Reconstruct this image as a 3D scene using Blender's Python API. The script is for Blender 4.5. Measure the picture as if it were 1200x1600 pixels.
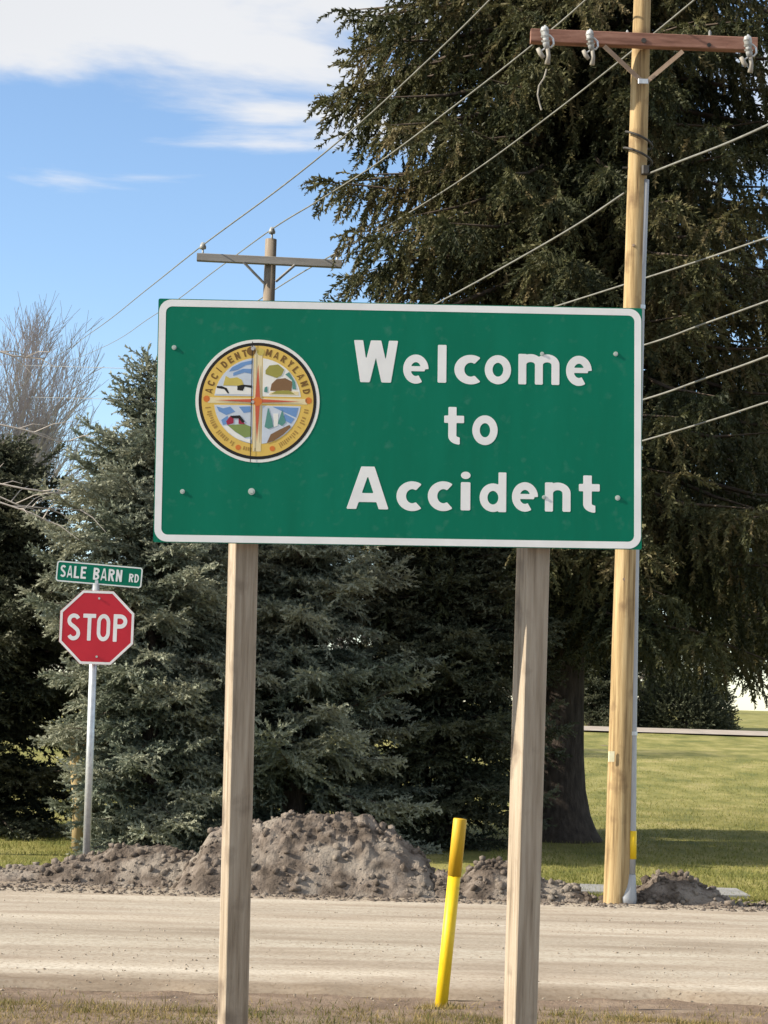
import bpy, math, random
import numpy as np
from mathutils import Vector, Matrix, noise
from mathutils.geometry import tessellate_polygon

for o in list(bpy.data.objects):
    bpy.data.objects.remove(o, do_unlink=True)
scene = bpy.context.scene
COL = scene.collection
PI = math.pi
R = math.radians

# ------------------------------------------------------------------ camera
EYE = 1.6
FPX = 3300.0                         # focal length in pixels of the 1200 x 1600 photograph
PITCH = math.atan(295 / FPX)
ROLL = R(1.6)
cam_data = bpy.data.cameras.new('camera')
cam_data.sensor_fit = 'VERTICAL'
cam_data.sensor_height = 36
cam_data.lens = 36 * FPX / 1600
cam_data.clip_start = 0.1
cam_data.clip_end = 3000
cam = bpy.data.objects.new('camera', cam_data)
COL.objects.link(cam)
CAMROT = Matrix.Rotation(PI / 2 + PITCH, 3, 'X') @ Matrix.Rotation(ROLL, 3, 'Z')
cam.matrix_world = Matrix.Translation((0, 0, EYE)) @ CAMROT.to_4x4()
scene.camera = cam

# ------------------------------------------------------------------ sky
SUN_EL = R(30)
SUN_AZ = R(-100)                      # measured from +Y towards +X: the sun stands at the left
world = bpy.data.worlds.new('World')
scene.world = world
world.use_nodes = True
nt = world.node_tree
nt.nodes.clear()
def N(t, **kw):
    n = nt.nodes.new(t)
    for k, v in kw.items():
        setattr(n, k, v)
    return n
w_out = N('ShaderNodeOutputWorld')
bg = N('ShaderNodeBackground')
bg.inputs['Strength'].default_value = 0.1
sky = N('ShaderNodeTexSky', sky_type='NISHITA')
sky.sun_disc = False
sky.sun_elevation = SUN_EL
sky.sun_rotation = SUN_AZ
sky.altitude = 800
sky.air_density = 1.0
sky.dust_density = 0.3
sky.ozone_density = 2.5
geo = N('ShaderNodeTexCoord')
sep = N('ShaderNodeSeparateXYZ')
nt.links.new(geo.outputs['Generated'], sep.inputs[0])
mx = N('ShaderNodeMath', operation='MAXIMUM'); mx.inputs[1].default_value = 0.02
nt.links.new(sep.outputs['Z'], mx.inputs[0])
dx = N('ShaderNodeMath', operation='DIVIDE'); dy = N('ShaderNodeMath', operation='DIVIDE')
nt.links.new(sep.outputs['X'], dx.inputs[0]); nt.links.new(mx.outputs[0], dx.inputs[1])
nt.links.new(sep.outputs['Y'], dy.inputs[0]); nt.links.new(mx.outputs[0], dy.inputs[1])
comb = N('ShaderNodeCombineXYZ')
nt.links.new(dx.outputs[0], comb.inputs[0]); nt.links.new(dy.outputs[0], comb.inputs[1])
def sky_noise(scale, detail, loc, rough=0.55, dist=0.0):
    mp = N('ShaderNodeMapping'); mp.inputs['Location'].default_value = loc
    nt.links.new(comb.outputs[0], mp.inputs[0])
    n = N('ShaderNodeTexNoise'); n.inputs['Scale'].default_value = scale
    n.inputs['Detail'].default_value = detail; n.inputs['Roughness'].default_value = rough
    n.inputs['Distortion'].default_value = dist
    nt.links.new(mp.outputs[0], n.inputs['Vector'])
    return n.outputs['Fac']
CLOUD_LOC = (3.1, 0.6, 0.0)
n1 = sky_noise(1.3, 7, CLOUD_LOC, 0.55, 0.3)
n2 = sky_noise(0.35, 2, (7.3, 2.2, 4.0))
# more cover high up, clear towards the horizon (the cloud sheet seen edge on thins out)
el = N('ShaderNodeMapRange'); el.inputs['From Min'].default_value = 0.198; el.inputs['From Max'].default_value = 0.30
el.inputs['To Min'].default_value = -0.22; el.inputs['To Max'].default_value = 0.10
nt.links.new(sep.outputs['Z'], el.inputs['Value'])
a1 = N('ShaderNodeMath', operation='ADD')
nt.links.new(n1, a1.inputs[0]); nt.links.new(el.outputs[0], a1.inputs[1])
cov = N('ShaderNodeMapRange'); cov.interpolation_type = 'SMOOTHSTEP'
cov.inputs['From Min'].default_value = 0.46; cov.inputs['From Max'].default_value = 0.62
nt.links.new(a1.outputs[0], cov.inputs['Value'])
cshade = N('ShaderNodeMapRange')
cshade.inputs['From Min'].default_value = 0.3; cshade.inputs['From Max'].default_value = 0.7
cshade.inputs['To Min'].default_value = 0.85; cshade.inputs['To Max'].default_value = 1.1
nt.links.new(n2, cshade.inputs['Value'])
ccol = N('ShaderNodeMixRGB', blend_type='MULTIPLY'); ccol.inputs['Fac'].default_value = 1
CLOUD = 4.1
ccol.inputs['Color1'].default_value = (CLOUD, CLOUD * 1.02, CLOUD * 1.06, 1)
nt.links.new(cshade.outputs[0], ccol.inputs['Color2'])
mixc = N('ShaderNodeMixRGB')
nt.links.new(cov.outputs[0], mixc.inputs['Fac'])
nt.links.new(sky.outputs[0], mixc.inputs['Color1'])
nt.links.new(ccol.outputs[0], mixc.inputs['Color2'])
nt.links.new(mixc.outputs[0], bg.inputs['Color'])
nt.links.new(bg.outputs[0], w_out.inputs['Surface'])

# ------------------------------------------------------------------ sun
sun_data = bpy.data.lights.new('sun', 'SUN')
sun_data.energy = 4.3
sun_data.angle = R(0.53)
sun_data.color = (1.0, 0.90, 0.74)
sun = bpy.data.objects.new('sun', sun_data)
COL.objects.link(sun)
SUN_DIR = Vector((math.sin(SUN_AZ) * math.cos(SUN_EL), math.cos(SUN_AZ) * math.cos(SUN_EL), math.sin(SUN_EL)))
sun.rotation_euler = SUN_DIR.to_track_quat('Z', 'Y').to_euler()
sun.location = (-10, 0, 12)

scene.view_settings.view_transform = 'Standard'
scene.view_settings.look = 'None'
scene.view_settings.exposure = 1.08
scene.view_settings.gamma = 1
scene.view_settings.use_curve_mapping = False
scene.cycles.max_bounces = 6
scene.cycles.diffuse_bounces = 3
scene.cycles.transparent_max_bounces = 4

# ------------------------------------------------------------------ helpers
def ray(x, y):
    return CAMROT @ Vector(((x - 600) / FPX, -(y - 800) / FPX, -1))
def at(x, y, Y):
    """the point of the place seen at photo pixel (x, y), Y metres ahead"""
    d = ray(x, y)
    return d * (Y / d.y) + Vector((0, 0, EYE))
def ground_at(x, y, z=0.0):
    d = ray(x, y)
    return d * ((z - EYE) / d.z) + Vector((0, 0, EYE))

def terrain(x, y):
    """height of the lawn: flat by the road, then rising gently"""
    t = min(max((y - 27) / 45.0, 0), 1)
    s = t * t * (3 - 2 * t)
    z = 1.15 * s + max(y - 72, 0) * 0.004 * (1 if y < 200 else 0) + (0.512 if y >= 200 else 0)
    return z

_mats = {}
def mat(name, cols, scale=(1, 1, 1), nscale=5.0, detail=4, rough=0.8, bump=0.0, bscale=30.0, metal=0.0,
        stops=None, spec=0.3, attr=None, dist=0.0, wear=None, bdist=0.01):
    """procedural noise-coloured material; cols = list of linear RGB"""
    m = bpy.data.materials.new(name)
    m.use_nodes = True
    t = m.node_tree; L = t.links
    b = t.nodes['Principled BSDF']
    b.inputs['Roughness'].default_value = rough
    b.inputs['Metallic'].default_value = metal
    b.inputs['Specular IOR Level'].default_value = spec
    tc = t.nodes.new('ShaderNodeTexCoord')
    mp = t.nodes.new('ShaderNodeMapping'); mp.inputs['Scale'].default_value = scale
    L.new(tc.outputs['Object'], mp.inputs[0])
    out = None
    if len(cols) > 1:
        n = t.nodes.new('ShaderNodeTexNoise')
        n.inputs['Scale'].default_value = nscale; n.inputs['Detail'].default_value = detail
        n.inputs['Roughness'].default_value = 0.62; n.inputs['Distortion'].default_value = dist
        L.new(mp.outputs[0], n.inputs['Vector'])
        r = t.nodes.new('ShaderNodeValToRGB')
        k = len(cols)
        st = stops or [0.3 + 0.4 * i / (k - 1) for i in range(k)]
        while len(r.color_ramp.elements) < k:
            r.color_ramp.elements.new(0.5)
        for i, e in enumerate(r.color_ramp.elements):
            e.position = st[i]; e.color = (*cols[i], 1)
        src = n.outputs['Fac']
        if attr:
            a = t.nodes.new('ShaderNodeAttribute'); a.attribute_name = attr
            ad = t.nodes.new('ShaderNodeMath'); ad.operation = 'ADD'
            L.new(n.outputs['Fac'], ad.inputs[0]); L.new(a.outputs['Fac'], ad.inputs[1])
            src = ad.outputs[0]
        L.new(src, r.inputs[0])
        out = r.outputs[0]
        if wear:
            wc, wscale, lo, hi = wear
            n3 = t.nodes.new('ShaderNodeTexNoise'); n3.inputs['Scale'].default_value = wscale
            n3.inputs['Detail'].default_value = 6
            L.new(tc.outputs['Object'], n3.inputs['Vector'])
            mr = t.nodes.new('ShaderNodeMapRange'); mr.inputs['From Min'].default_value = lo
            mr.inputs['From Max'].default_value = hi
            L.new(n3.outputs['Fac'], mr.inputs['Value'])
            mxn = t.nodes.new('ShaderNodeMixRGB'); mxn.inputs['Color2'].default_value = (*wc, 1)
            L.new(mr.outputs[0], mxn.inputs['Fac']); L.new(out, mxn.inputs['Color1'])
            out = mxn.outputs[0]
        L.new(out, b.inputs['Base Color'])
    else:
        b.inputs['Base Color'].default_value = (*cols[0], 1)
    if bump:
        n2 = t.nodes.new('ShaderNodeTexNoise'); n2.inputs['Scale'].default_value = bscale
        n2.inputs['Detail'].default_value = 8; n2.inputs['Roughness'].default_value = 0.7
        L.new(mp.outputs[0], n2.inputs['Vector'])
        bp = t.nodes.new('ShaderNodeBump'); bp.inputs['Strength'].default_value = bump
        bp.inputs['Distance'].default_value = bdist
        L.new(n2.outputs['Fac'], bp.inputs['Height'])
        L.new(bp.outputs[0], b.inputs['Normal'])
    _mats[name] = m
    return m

class MB:
    """collects polygons, then becomes one mesh object"""
    def __init__(s):
        s.v = []; s.f = []
    def poly(s, pts):
        i = len(s.v); s.v += [Vector(p) for p in pts]; s.f.append(tuple(range(i, i + len(pts))))
    def box(s, c, ux, uy, uz, sx, sy, sz, bev=0.0):
        """box about c along axes ux, uy, uz with full sizes; bev chamfers the four edges along uz"""
        c = Vector(c)
        hx, hy, hz = sx / 2, sy / 2, sz / 2
        if bev:
            ring = [(-hx + bev, -hy), (hx - bev, -hy), (hx, -hy + bev), (hx, hy - bev),
                    (hx - bev, hy), (-hx + bev, hy), (-hx, hy - bev), (-hx, -hy + bev)]
        else:
            ring = [(-hx, -hy), (hx, -hy), (hx, hy), (-hx, hy)]
        i = len(s.v); k = len(ring)
        for z in (-hz, hz):
            for x, y in ring:
                s.v.append(c + ux * x + uy * y + uz * z)
        s.f.append(tuple(i + j for j in reversed(range(k))))
        s.f.append(tuple(i + k + j for j in range(k)))
        for j in range(k):
            s.f.append((i + j, i + (j + 1) % k, i + k + (j + 1) % k, i + k + j))
    def tube(s, pts, rad, n=8, caps=True):
        pts = [Vector(p) for p in pts]
        rad = rad if hasattr(rad, '__len__') else [rad] * len(pts)
        i0 = len(s.v)
        up = None
        for k, p in enumerate(pts):
            d = (pts[min(k + 1, len(pts) - 1)] - pts[max(k - 1, 0)])
            if d.length < 1e-9: d = Vector((0, 0, 1))
            d.normalize()
            if up is None:
                up = Vector((1, 0, 0)) if abs(d.x) < 0.8 else Vector((0, 1, 0))
            a = (up - d * up.dot(d)).normalized(); b = d.cross(a); up = a
            for j in range(n):
                t = 2 * PI * j / n
                s.v.append(p + (a * math.cos(t) + b * math.sin(t)) * rad[k])
        for k in range(len(pts) - 1):
            for j in range(n):
                q = i0 + k * n
                s.f.append((q + j, q + (j + 1) % n, q + n + (j + 1) % n, q + n + j))
        if caps:
            s.f.append(tuple(i0 + j for j in reversed(range(n))))
            q = i0 + (len(pts) - 1) * n
            s.f.append(tuple(q + j for j in range(n)))
    def prism(s, loops, tofn, d0, d1):
        """closed 2-D loops (outer + holes) -> a slab; tofn(x, y, depth) gives the 3-D point"""
        flat = [p for lp in loops for p in lp]
        tris = tessellate_polygon([[Vector((p[0], p[1], 0)) for p in lp] for lp in loops])
        i = len(s.v); k = len(flat)
        s.v += [tofn(p[0], p[1], d1) for p in flat]
        s.v += [tofn(p[0], p[1], d0) for p in flat]
        for a, b, c in tris:
            A, B, Cc = flat[a], flat[b], flat[c]
            cr = (B[0] - A[0]) * (Cc[1] - A[1]) - (B[1] - A[1]) * (Cc[0] - A[0])
            if cr < 0: b, c = c, b
            s.f.append((i + a, i + b, i + c)); s.f.append((i + k + a, i + k + c, i + k + b))
        o = 0
        for lp in loops:
            m = len(lp)
            for j in range(m):
                a, b = o + j, o + (j + 1) % m
                s.f.append((i + a, i + k + a, i + k + b, i + b))
            o += m
    def build(s, name, m, parent=None, smooth=False):
        org = Vector(parent['_org']) if parent is not None else Vector((0, 0, 0))
        me = bpy.data.meshes.new(name)
        me.from_pydata([tuple(v - org) for v in s.v], [], s.f)
        me.materials.append(m)
        if smooth:
            me.polygons.foreach_set('use_smooth', [True] * len(me.polygons))
        me.update()
        o = bpy.data.objects.new(name, me)
        COL.objects.link(o)
        if parent is not None:
            o.parent = parent; o['_org'] = tuple(org)
        return o

def np_mesh(name, verts, tris, m, parent=None, tint=None, smooth=False):
    """big triangle mesh from numpy arrays"""
    org = np.array(parent['_org']) if parent is not None else np.zeros(3)
    verts = (np.asarray(verts, dtype=np.float64) - org).astype(np.float32)
    tris = np.asarray(tris, dtype=np.int32)
    me = bpy.data.meshes.new(name)
    me.vertices.add(len(verts)); me.vertices.foreach_set('co', verts.ravel())
    me.loops.add(tris.size); me.loops.foreach_set('vertex_index', tris.ravel())
    me.polygons.add(len(tris)); me.polygons.foreach_set('loop_start', np.arange(0, tris.size, 3, dtype=np.int32))
    if smooth:
        me.polygons.foreach_set('use_smooth', np.ones(len(tris), dtype=bool))
    if tint is not None:
        at_ = me.attributes.new('tint', 'FLOAT', 'FACE')
        at_.data.foreach_set('value', np.asarray(tint, dtype=np.float32))
    me.materials.append(m)
    me.update(calc_edges=True)
    o = bpy.data.objects.new(name, me)
    COL.objects.link(o)
    if parent is not None:
        o.parent = parent; o['_org'] = tuple(org)
    return o

def tag(o, label=None, cat=None, group=None, kind=None):
    if label: o['label'] = label
    if cat: o['category'] = cat
    if group: o['group'] = group
    if kind: o['kind'] = kind
    return o
def thing(name, loc, label, cat, group=None):
    o = bpy.data.objects.new(name, None)
    o.empty_display_size = 0.1
    COL.objects.link(o); o.location = loc; o['_org'] = tuple(loc)
    return tag(o, label, cat, group)

X, Y_, Z = Vector((1, 0, 0)), Vector((0, 1, 0)), Vector((0, 0, 1))

# ------------------------------------------------------------------ materials
M = {}
M['gravel'] = mat('road_gravel', [(0.24, 0.195, 0.15), (0.35, 0.305, 0.25), (0.42, 0.38, 0.32), (0.50, 0.47, 0.41)],
                  scale=(0.26, 1.7, 1), nscale=1.5, detail=14, rough=0.95, bump=0.6, bscale=30, bdist=0.012,
                  stops=[0.30, 0.44, 0.56, 0.72], wear=((0.23, 0.185, 0.14), 38, 0.46, 0.82))
M['verge'] = mat('verge_soil', [(0.12, 0.085, 0.06), (0.20, 0.145, 0.105), (0.29, 0.225, 0.165)],
                 nscale=3.5, detail=8, rough=0.97, bump=1.0, bscale=18, bdist=0.03)
M['lawn'] = mat('lawn_turf', [(0.11, 0.125, 0.028), (0.185, 0.180, 0.046), (0.26, 0.240, 0.078), (0.34, 0.29, 0.125)],
                scale=(1, 0.45, 1), nscale=1.4, detail=9, rough=0.95, bump=0.8, bscale=14, bdist=0.05,
                stops=[0.33, 0.46, 0.58, 0.72])
M['grass_green'] = mat('grass_blade_green', [(0.12, 0.135, 0.03), (0.20, 0.205, 0.048), (0.31, 0.275, 0.10)], nscale=0.8, rough=0.7, attr='tint', stops=[0.3, 0.5, 0.75])
M['grass_dry'] = mat('grass_blade_dry', [(0.10, 0.11, 0.03), (0.21, 0.165, 0.06), (0.36, 0.27, 0.12)], nscale=0.8, rough=0.8, attr='tint', stops=[0.3, 0.5, 0.75])
M['dirt'] = mat('dirt_clods', [(0.065, 0.050, 0.040), (0.135, 0.108, 0.088), (0.215, 0.178, 0.150), (0.33, 0.285, 0.245)],
                nscale=5, detail=12, rough=0.98, bump=1.0, bscale=24, bdist=0.04, stops=[0.32, 0.46, 0.58, 0.72],
                wear=((0.27, 0.235, 0.20), 2.6, 0.50, 0.66))
M['concrete'] = mat('concrete', [(0.20, 0.20, 0.20), (0.30, 0.30, 0.30)], nscale=4, rough=0.9, bump=0.3)
M['drive'] = mat('driveway', [(0.28, 0.235, 0.20), (0.40, 0.36, 0.32)], nscale=2, rough=0.9, bump=0.3)
M['sign_green'] = mat('sign_green_sheet', [(0.001, 0.128, 0.074), (0.001, 0.143, 0.084), (0.002, 0.155, 0.094)], scale=(3.0, 3.0, .55), nscale=2.2, detail=9, rough=0.55, spec=0.12, bump=0.12, bscale=5, bdist=0.004,
                      wear=((0.03, 0.17, 0.115), 26, 0.60, 0.85))
M['sign_white'] = mat('sign_white_sheet', [(0.66, 0.67, 0.67), (0.76, 0.77, 0.77)], nscale=6, rough=0.5)
M['sign_back'] = mat('sign_aluminium', [(0.5, 0.5, 0.5), (0.6, 0.6, 0.6)], nscale=5, rough=0.45, metal=0.9)
M['bolt'] = mat('bolt_steel', [(0.32, 0.40, 0.36), (0.50, 0.55, 0.52)], nscale=60, rough=0.55, metal=0.2)
M['post'] = mat('post_timber', [(0.15, 0.115, 0.08), (0.28, 0.225, 0.165), (0.36, 0.30, 0.23), (0.43, 0.365, 0.285)], scale=(16, 16, 0.8), nscale=2.6, detail=9,
                rough=0.85, bump=0.5, bscale=4, stops=[.30, .43, .56, .7], wear=((0.15, 0.115, 0.085), 6, 0.56, 0.74))
M['pole'] = mat('pole_timber', [(0.13, 0.085, 0.04), (0.28, 0.195, 0.095), (0.38, 0.275, 0.14), (0.47, 0.36, 0.205)], scale=(14, 14, 0.6), nscale=2.4, detail=9,
                rough=0.85, bump=0.5, bscale=5, stops=[0.30, 0.42, 0.54, 0.70], wear=((0.14, 0.085, 0.045), 5, 0.54, 0.76))
M['old_pole'] = mat('weathered_pole_timber', [(0.13, 0.10, 0.075), (0.23, 0.19, 0.15), (0.32, 0.28, 0.23)], scale=(8, 8, 0.6), nscale=2, rough=0.9)
M['arm_red'] = mat('red_brown_crossarm', [(0.13, 0.062, 0.044), (0.215, 0.108, 0.08), (0.29, 0.16, 0.12)], scale=(1.5, 12, 12), nscale=2, rough=0.85, bump=0.3)
M['arm_grey'] = mat('grey_crossarm', [(0.20, 0.19, 0.18), (0.29, 0.28, 0.27)], scale=(1.5, 12, 12), nscale=2, rough=0.9)
M['brace'] = mat('brace_timber', [(0.24, 0.17, 0.12), (0.33, 0.25, 0.19)], nscale=12, rough=0.85)
M['galv'] = mat('galvanised_steel', [(0.42, 0.44, 0.46), (0.58, 0.60, 0.62)], nscale=25, rough=0.42, metal=0.65)
M['conduit'] = mat('grey_conduit', [(0.30, 0.31, 0.33), (0.38, 0.39, 0.41)], scale=(8, 8, 1), nscale=3, rough=0.5, metal=0.2)
M['porcelain'] = mat('pale_porcelain', [(0.15, 0.15, 0.14), (0.26, 0.265, 0.26), (0.55, 0.57, 0.58)], nscale=11, rough=0.35)
M['fuse'] = mat('grey_fuse_tube', [(0.22, 0.20, 0.17), (0.34, 0.32, 0.28)], nscale=20, rough=0.6)
M['blackish'] = mat('dark_cable', [(0.03, 0.028, 0.026), (0.05, 0.046, 0.042)], nscale=20, rough=0.6)
M['wire'] = mat('aluminium_wire', [(0.14, 0.14, 0.125), (0.23, 0.23, 0.205)], scale=(1, 1, 1), nscale=8, rough=0.6, metal=0.2)
M['wire_dark'] = mat('dull_wire', [(0.16, 0.17, 0.18), (0.24, 0.25, 0.26)], nscale=8, rough=0.7)
M['yellow'] = mat('yellow_plastic', [(0.62, 0.40, 0.008), (0.72, 0.48, 0.012), (0.76, 0.54, 0.03)], scale=(6, 6, 1.5), nscale=4, detail=7, rough=0.45, wear=((0.42, 0.27, 0.03), 30, 0.62, 0.8))
M['yellow_old'] = mat('faded_yellow_plastic', [(0.46, 0.27, 0.012), (0.58, 0.36, 0.02)], scale=(6, 6, 1.5), nscale=4, rough=0.55)
M['stop_red'] = mat('stop_red_sheet', [(0.42, 0.014, 0.028), (0.50, 0.02, 0.035)], nscale=4, rough=0.45)
M['bark'] = mat('spruce_bark', [(0.03, 0.023, 0.019), (0.06, 0.046, 0.038), (0.10, 0.08, 0.066)], scale=(6, 6, 1.5), nscale=3, detail=9, rough=0.95, bump=1, bscale=5, bdist=0.05)
M['limb'] = mat('spruce_limb', [(0.05, 0.038, 0.03), (0.11, 0.085, 0.065)], nscale=9, rough=0.95)
M['norway'] = mat('norway_needles', [(0.020, 0.027, 0.012), (0.052, 0.058, 0.024), (0.098, 0.095, 0.040), (0.155, 0.125, 0.062)], nscale=0.9, detail=3,
                  rough=0.6, attr='tint', stops=[0.25, 0.48, 0.66, 0.86], spec=0.25)
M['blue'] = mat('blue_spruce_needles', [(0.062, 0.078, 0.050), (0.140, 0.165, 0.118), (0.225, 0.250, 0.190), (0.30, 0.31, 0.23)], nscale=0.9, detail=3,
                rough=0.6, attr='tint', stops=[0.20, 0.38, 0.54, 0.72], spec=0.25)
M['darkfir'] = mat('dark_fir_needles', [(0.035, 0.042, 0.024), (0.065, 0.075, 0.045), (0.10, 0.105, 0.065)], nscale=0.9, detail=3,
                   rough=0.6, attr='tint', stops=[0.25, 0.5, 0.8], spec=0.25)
M['bare'] = mat('bare_twigs', [(0.29, 0.265, 0.265), (0.43, 0.40, 0.405)], nscale=3, rough=0.9)
M['birch'] = mat('pale_bark', [(0.26, 0.23, 0.21), (0.42, 0.39, 0.36)], nscale=8, rough=0.85)
M['snag'] = mat('split_pale_wood', [(0.26, 0.19, 0.09), (0.42, 0.32, 0.17)], scale=(8, 8, 1), nscale=3, rough=0.9)
M['stone'] = mat('field_stone', [(0.22, 0.20, 0.18), (0.36, 0.33, 0.30)], nscale=8, rough=0.9, bump=0.5)
M['pebble'] = mat('pale_pebble', [(0.20, 0.16, 0.12), (0.36, 0.31, 0.25)], nscale=3, rough=0.9)
M['white_tag'] = mat('pole_tag', [(0.72, 0.66, 0.42), (0.80, 0.76, 0.55)], nscale=20, rough=0.5)
M['orange'] = mat('orange_tape', [(0.55, 0.12, 0.03), (0.65, 0.17, 0.05)], nscale=20, rough=0.6)
def flat(name, c, rough=0.5): return mat(name, [tuple(k * 0.9 for k in c), c], nscale=25, rough=rough)
for nm, c in dict(s_yellow=(0.66, 0.45, 0.10), s_black=(0.012, 0.010, 0.008), s_white=(0.74, 0.74, 0.70), s_red=(0.52, 0.10, 0.05), s_orange=(0.60, 0.17, 0.03),
                  s_blue=(0.14, 0.27, 0.52), s_pale=(0.52, 0.58, 0.66), s_brown=(0.20, 0.11, 0.05), s_olive=(0.30, 0.28, 0.06), s_teal=(0.09, 0.25, 0.22),
                  s_green=(0.20, 0.27, 0.08), s_barn=(0.30, 0.02, 0.05), s_grey=(0.42, 0.42, 0.41), s_cream=(0.70, 0.60, 0.36), s_gold=(0.52, 0.42, 0.10), s_ink=(0.17, 0.09, 0.02), s_tan=(0.36, 0.22, 0.05)).items():
    M[nm] = flat('seal_' + nm[2:], c)

def leafy(m, amount):
    t = m.node_tree; b = t.nodes['Principled BSDF']; out = t.nodes['Material Output']
    tr = t.nodes.new('ShaderNodeBsdfTranslucent'); mxs = t.nodes.new('ShaderNodeMixShader'); mxs.inputs[0].default_value = amount
    src = b.inputs['Base Color'].links[0].from_socket
    t.links.new(src, tr.inputs['Color']); t.links.new(b.outputs[0], mxs.inputs[1]); t.links.new(tr.outputs[0], mxs.inputs[2])
    t.links.new(mxs.outputs[0], out.inputs['Surface'])
for k_, a_ in (('norway', .25), ('blue', .25), ('darkfir', .2), ('grass_green', .35), ('grass_dry', .3)): leafy(M[k_], a_)
# ------------------------------------------------------------------ ground, lawn, road
rng = random.Random(5)
def fbm(x, y, s, o=4, seed=0.0):
    return noise.fractal(Vector((x * s + seed, y * s - seed, seed * 0.7)), 1.0, 2.0, o)

def sheet(name, xs, ys, zf, m, keep=None):
    verts = [(x, y, zf(x, y)) for y in ys for x in xs]
    nx = len(xs); faces = []
    for j in range(len(ys) - 1):
        for i in range(nx - 1):
            faces.append((j * nx + i, j * nx + i + 1, (j + 1) * nx + i + 1, (j + 1) * nx + i))
    me = bpy.data.meshes.new(name); me.from_pydata(verts, [], faces); me.materials.append(m)
    me.polygons.foreach_set('use_smooth', [True] * len(faces)); me.update()
    o = bpy.data.objects.new(name, me); COL.objects.link(o); tag(o, kind='structure')
    return o

def far_edge(x):   # far edge of the gravel road
    return 17.55 - 0.14 * x if x < 0.5 else 17.48
def near_edge(x):
    return 11.85 + 0.06 * x
def spread(a, b, n): return [a + (b - a) * i / (n - 1) for i in range(n)]
gx = [-1500, -600, -200, -80, -40, -20, -12] + spread(-8, 8, 65) + [12, 20, 40, 80, 200, 600, 1500]
gy = [-600, -100, -20, 0, 5, 8] + spread(9.5, 13, 60) + spread(13.5, 60, 40) + [70, 72, 80, 100, 140, 199, 200, 300, 600, 1500]
def ground_z(x, y):
    z = terrain(x, y) - 0.03
    if -9 < x < 9 and 9 < y < 13:
        z += 0.02 * fbm(x, y, 1.6, 5, 3) + 0.012 * fbm(x, y, 7, 4, 9)
        z += 0.03 * max(0, min(1, (11.75 - y) / 0.5)) * min(1, max(0, (y - 9) / 0.5))
    return z
sheet('ground', gx, gy, ground_z, M['verge'])

def lawn_z(x, y):
    return terrain(x, y) - 0.012 + (0.02 * fbm(x, y, 0.5, 4, 2) if 18 < y < 80 else 0)
sheet('lawn', [-1500, -400, -100, -40, -20, -12] + spread(-9, 14, 80) + [20, 40, 100, 400, 1500],
      [17.9, 18.0] + spread(18.4, 30, 40) + spread(31, 80, 40) + [100, 140, 199, 200, 300, 600, 1500], lawn_z, M['lawn'])

def road():
    xs = [-120, -60, -30, -15] + spread(-8, 8, 130) + [15, 30, 60, 120]
    nv = 60; verts = []; faces = []
    for j in range(nv):
        t = j / (nv - 1)
        for x in xs:
            xe = max(-9, min(9, x))
            y0 = near_edge(xe) + 0.16 * fbm(x, 1.0, 1.3, 5, 4) + .05 * fbm(x, 2.0, 6, 3, 4); y1 = far_edge(xe) + 0.12 * fbm(x, 5.0, 1.1, 3, 6)
            y = y0 + (y1 - y0) * t
            z = 0.004 + 0.045 * math.sin(PI * t) ** 0.6 + 0.010 * fbm(x * 0.12, y, 2.6, 5, 7) * min(1, 8 * t, 8 * (1 - t))
            if j in (0, nv - 1): z = -0.035
            verts.append((x, y, z))
    nx = len(xs)
    for j in range(nv - 1):
        for i in range(nx - 1):
            faces.append((j * nx + i, j * nx + i + 1, (j + 1) * nx + i + 1, (j + 1) * nx + i))
    me = bpy.data.meshes.new('road'); me.from_pydata(verts, [], faces); me.materials.append(M['gravel'])
    me.polygons.foreach_set('use_smooth', [True] * len(faces)); me.update()
    o = bpy.data.objects.new('road', me); COL.objects.link(o); tag(o, kind='structure')
road()

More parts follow.
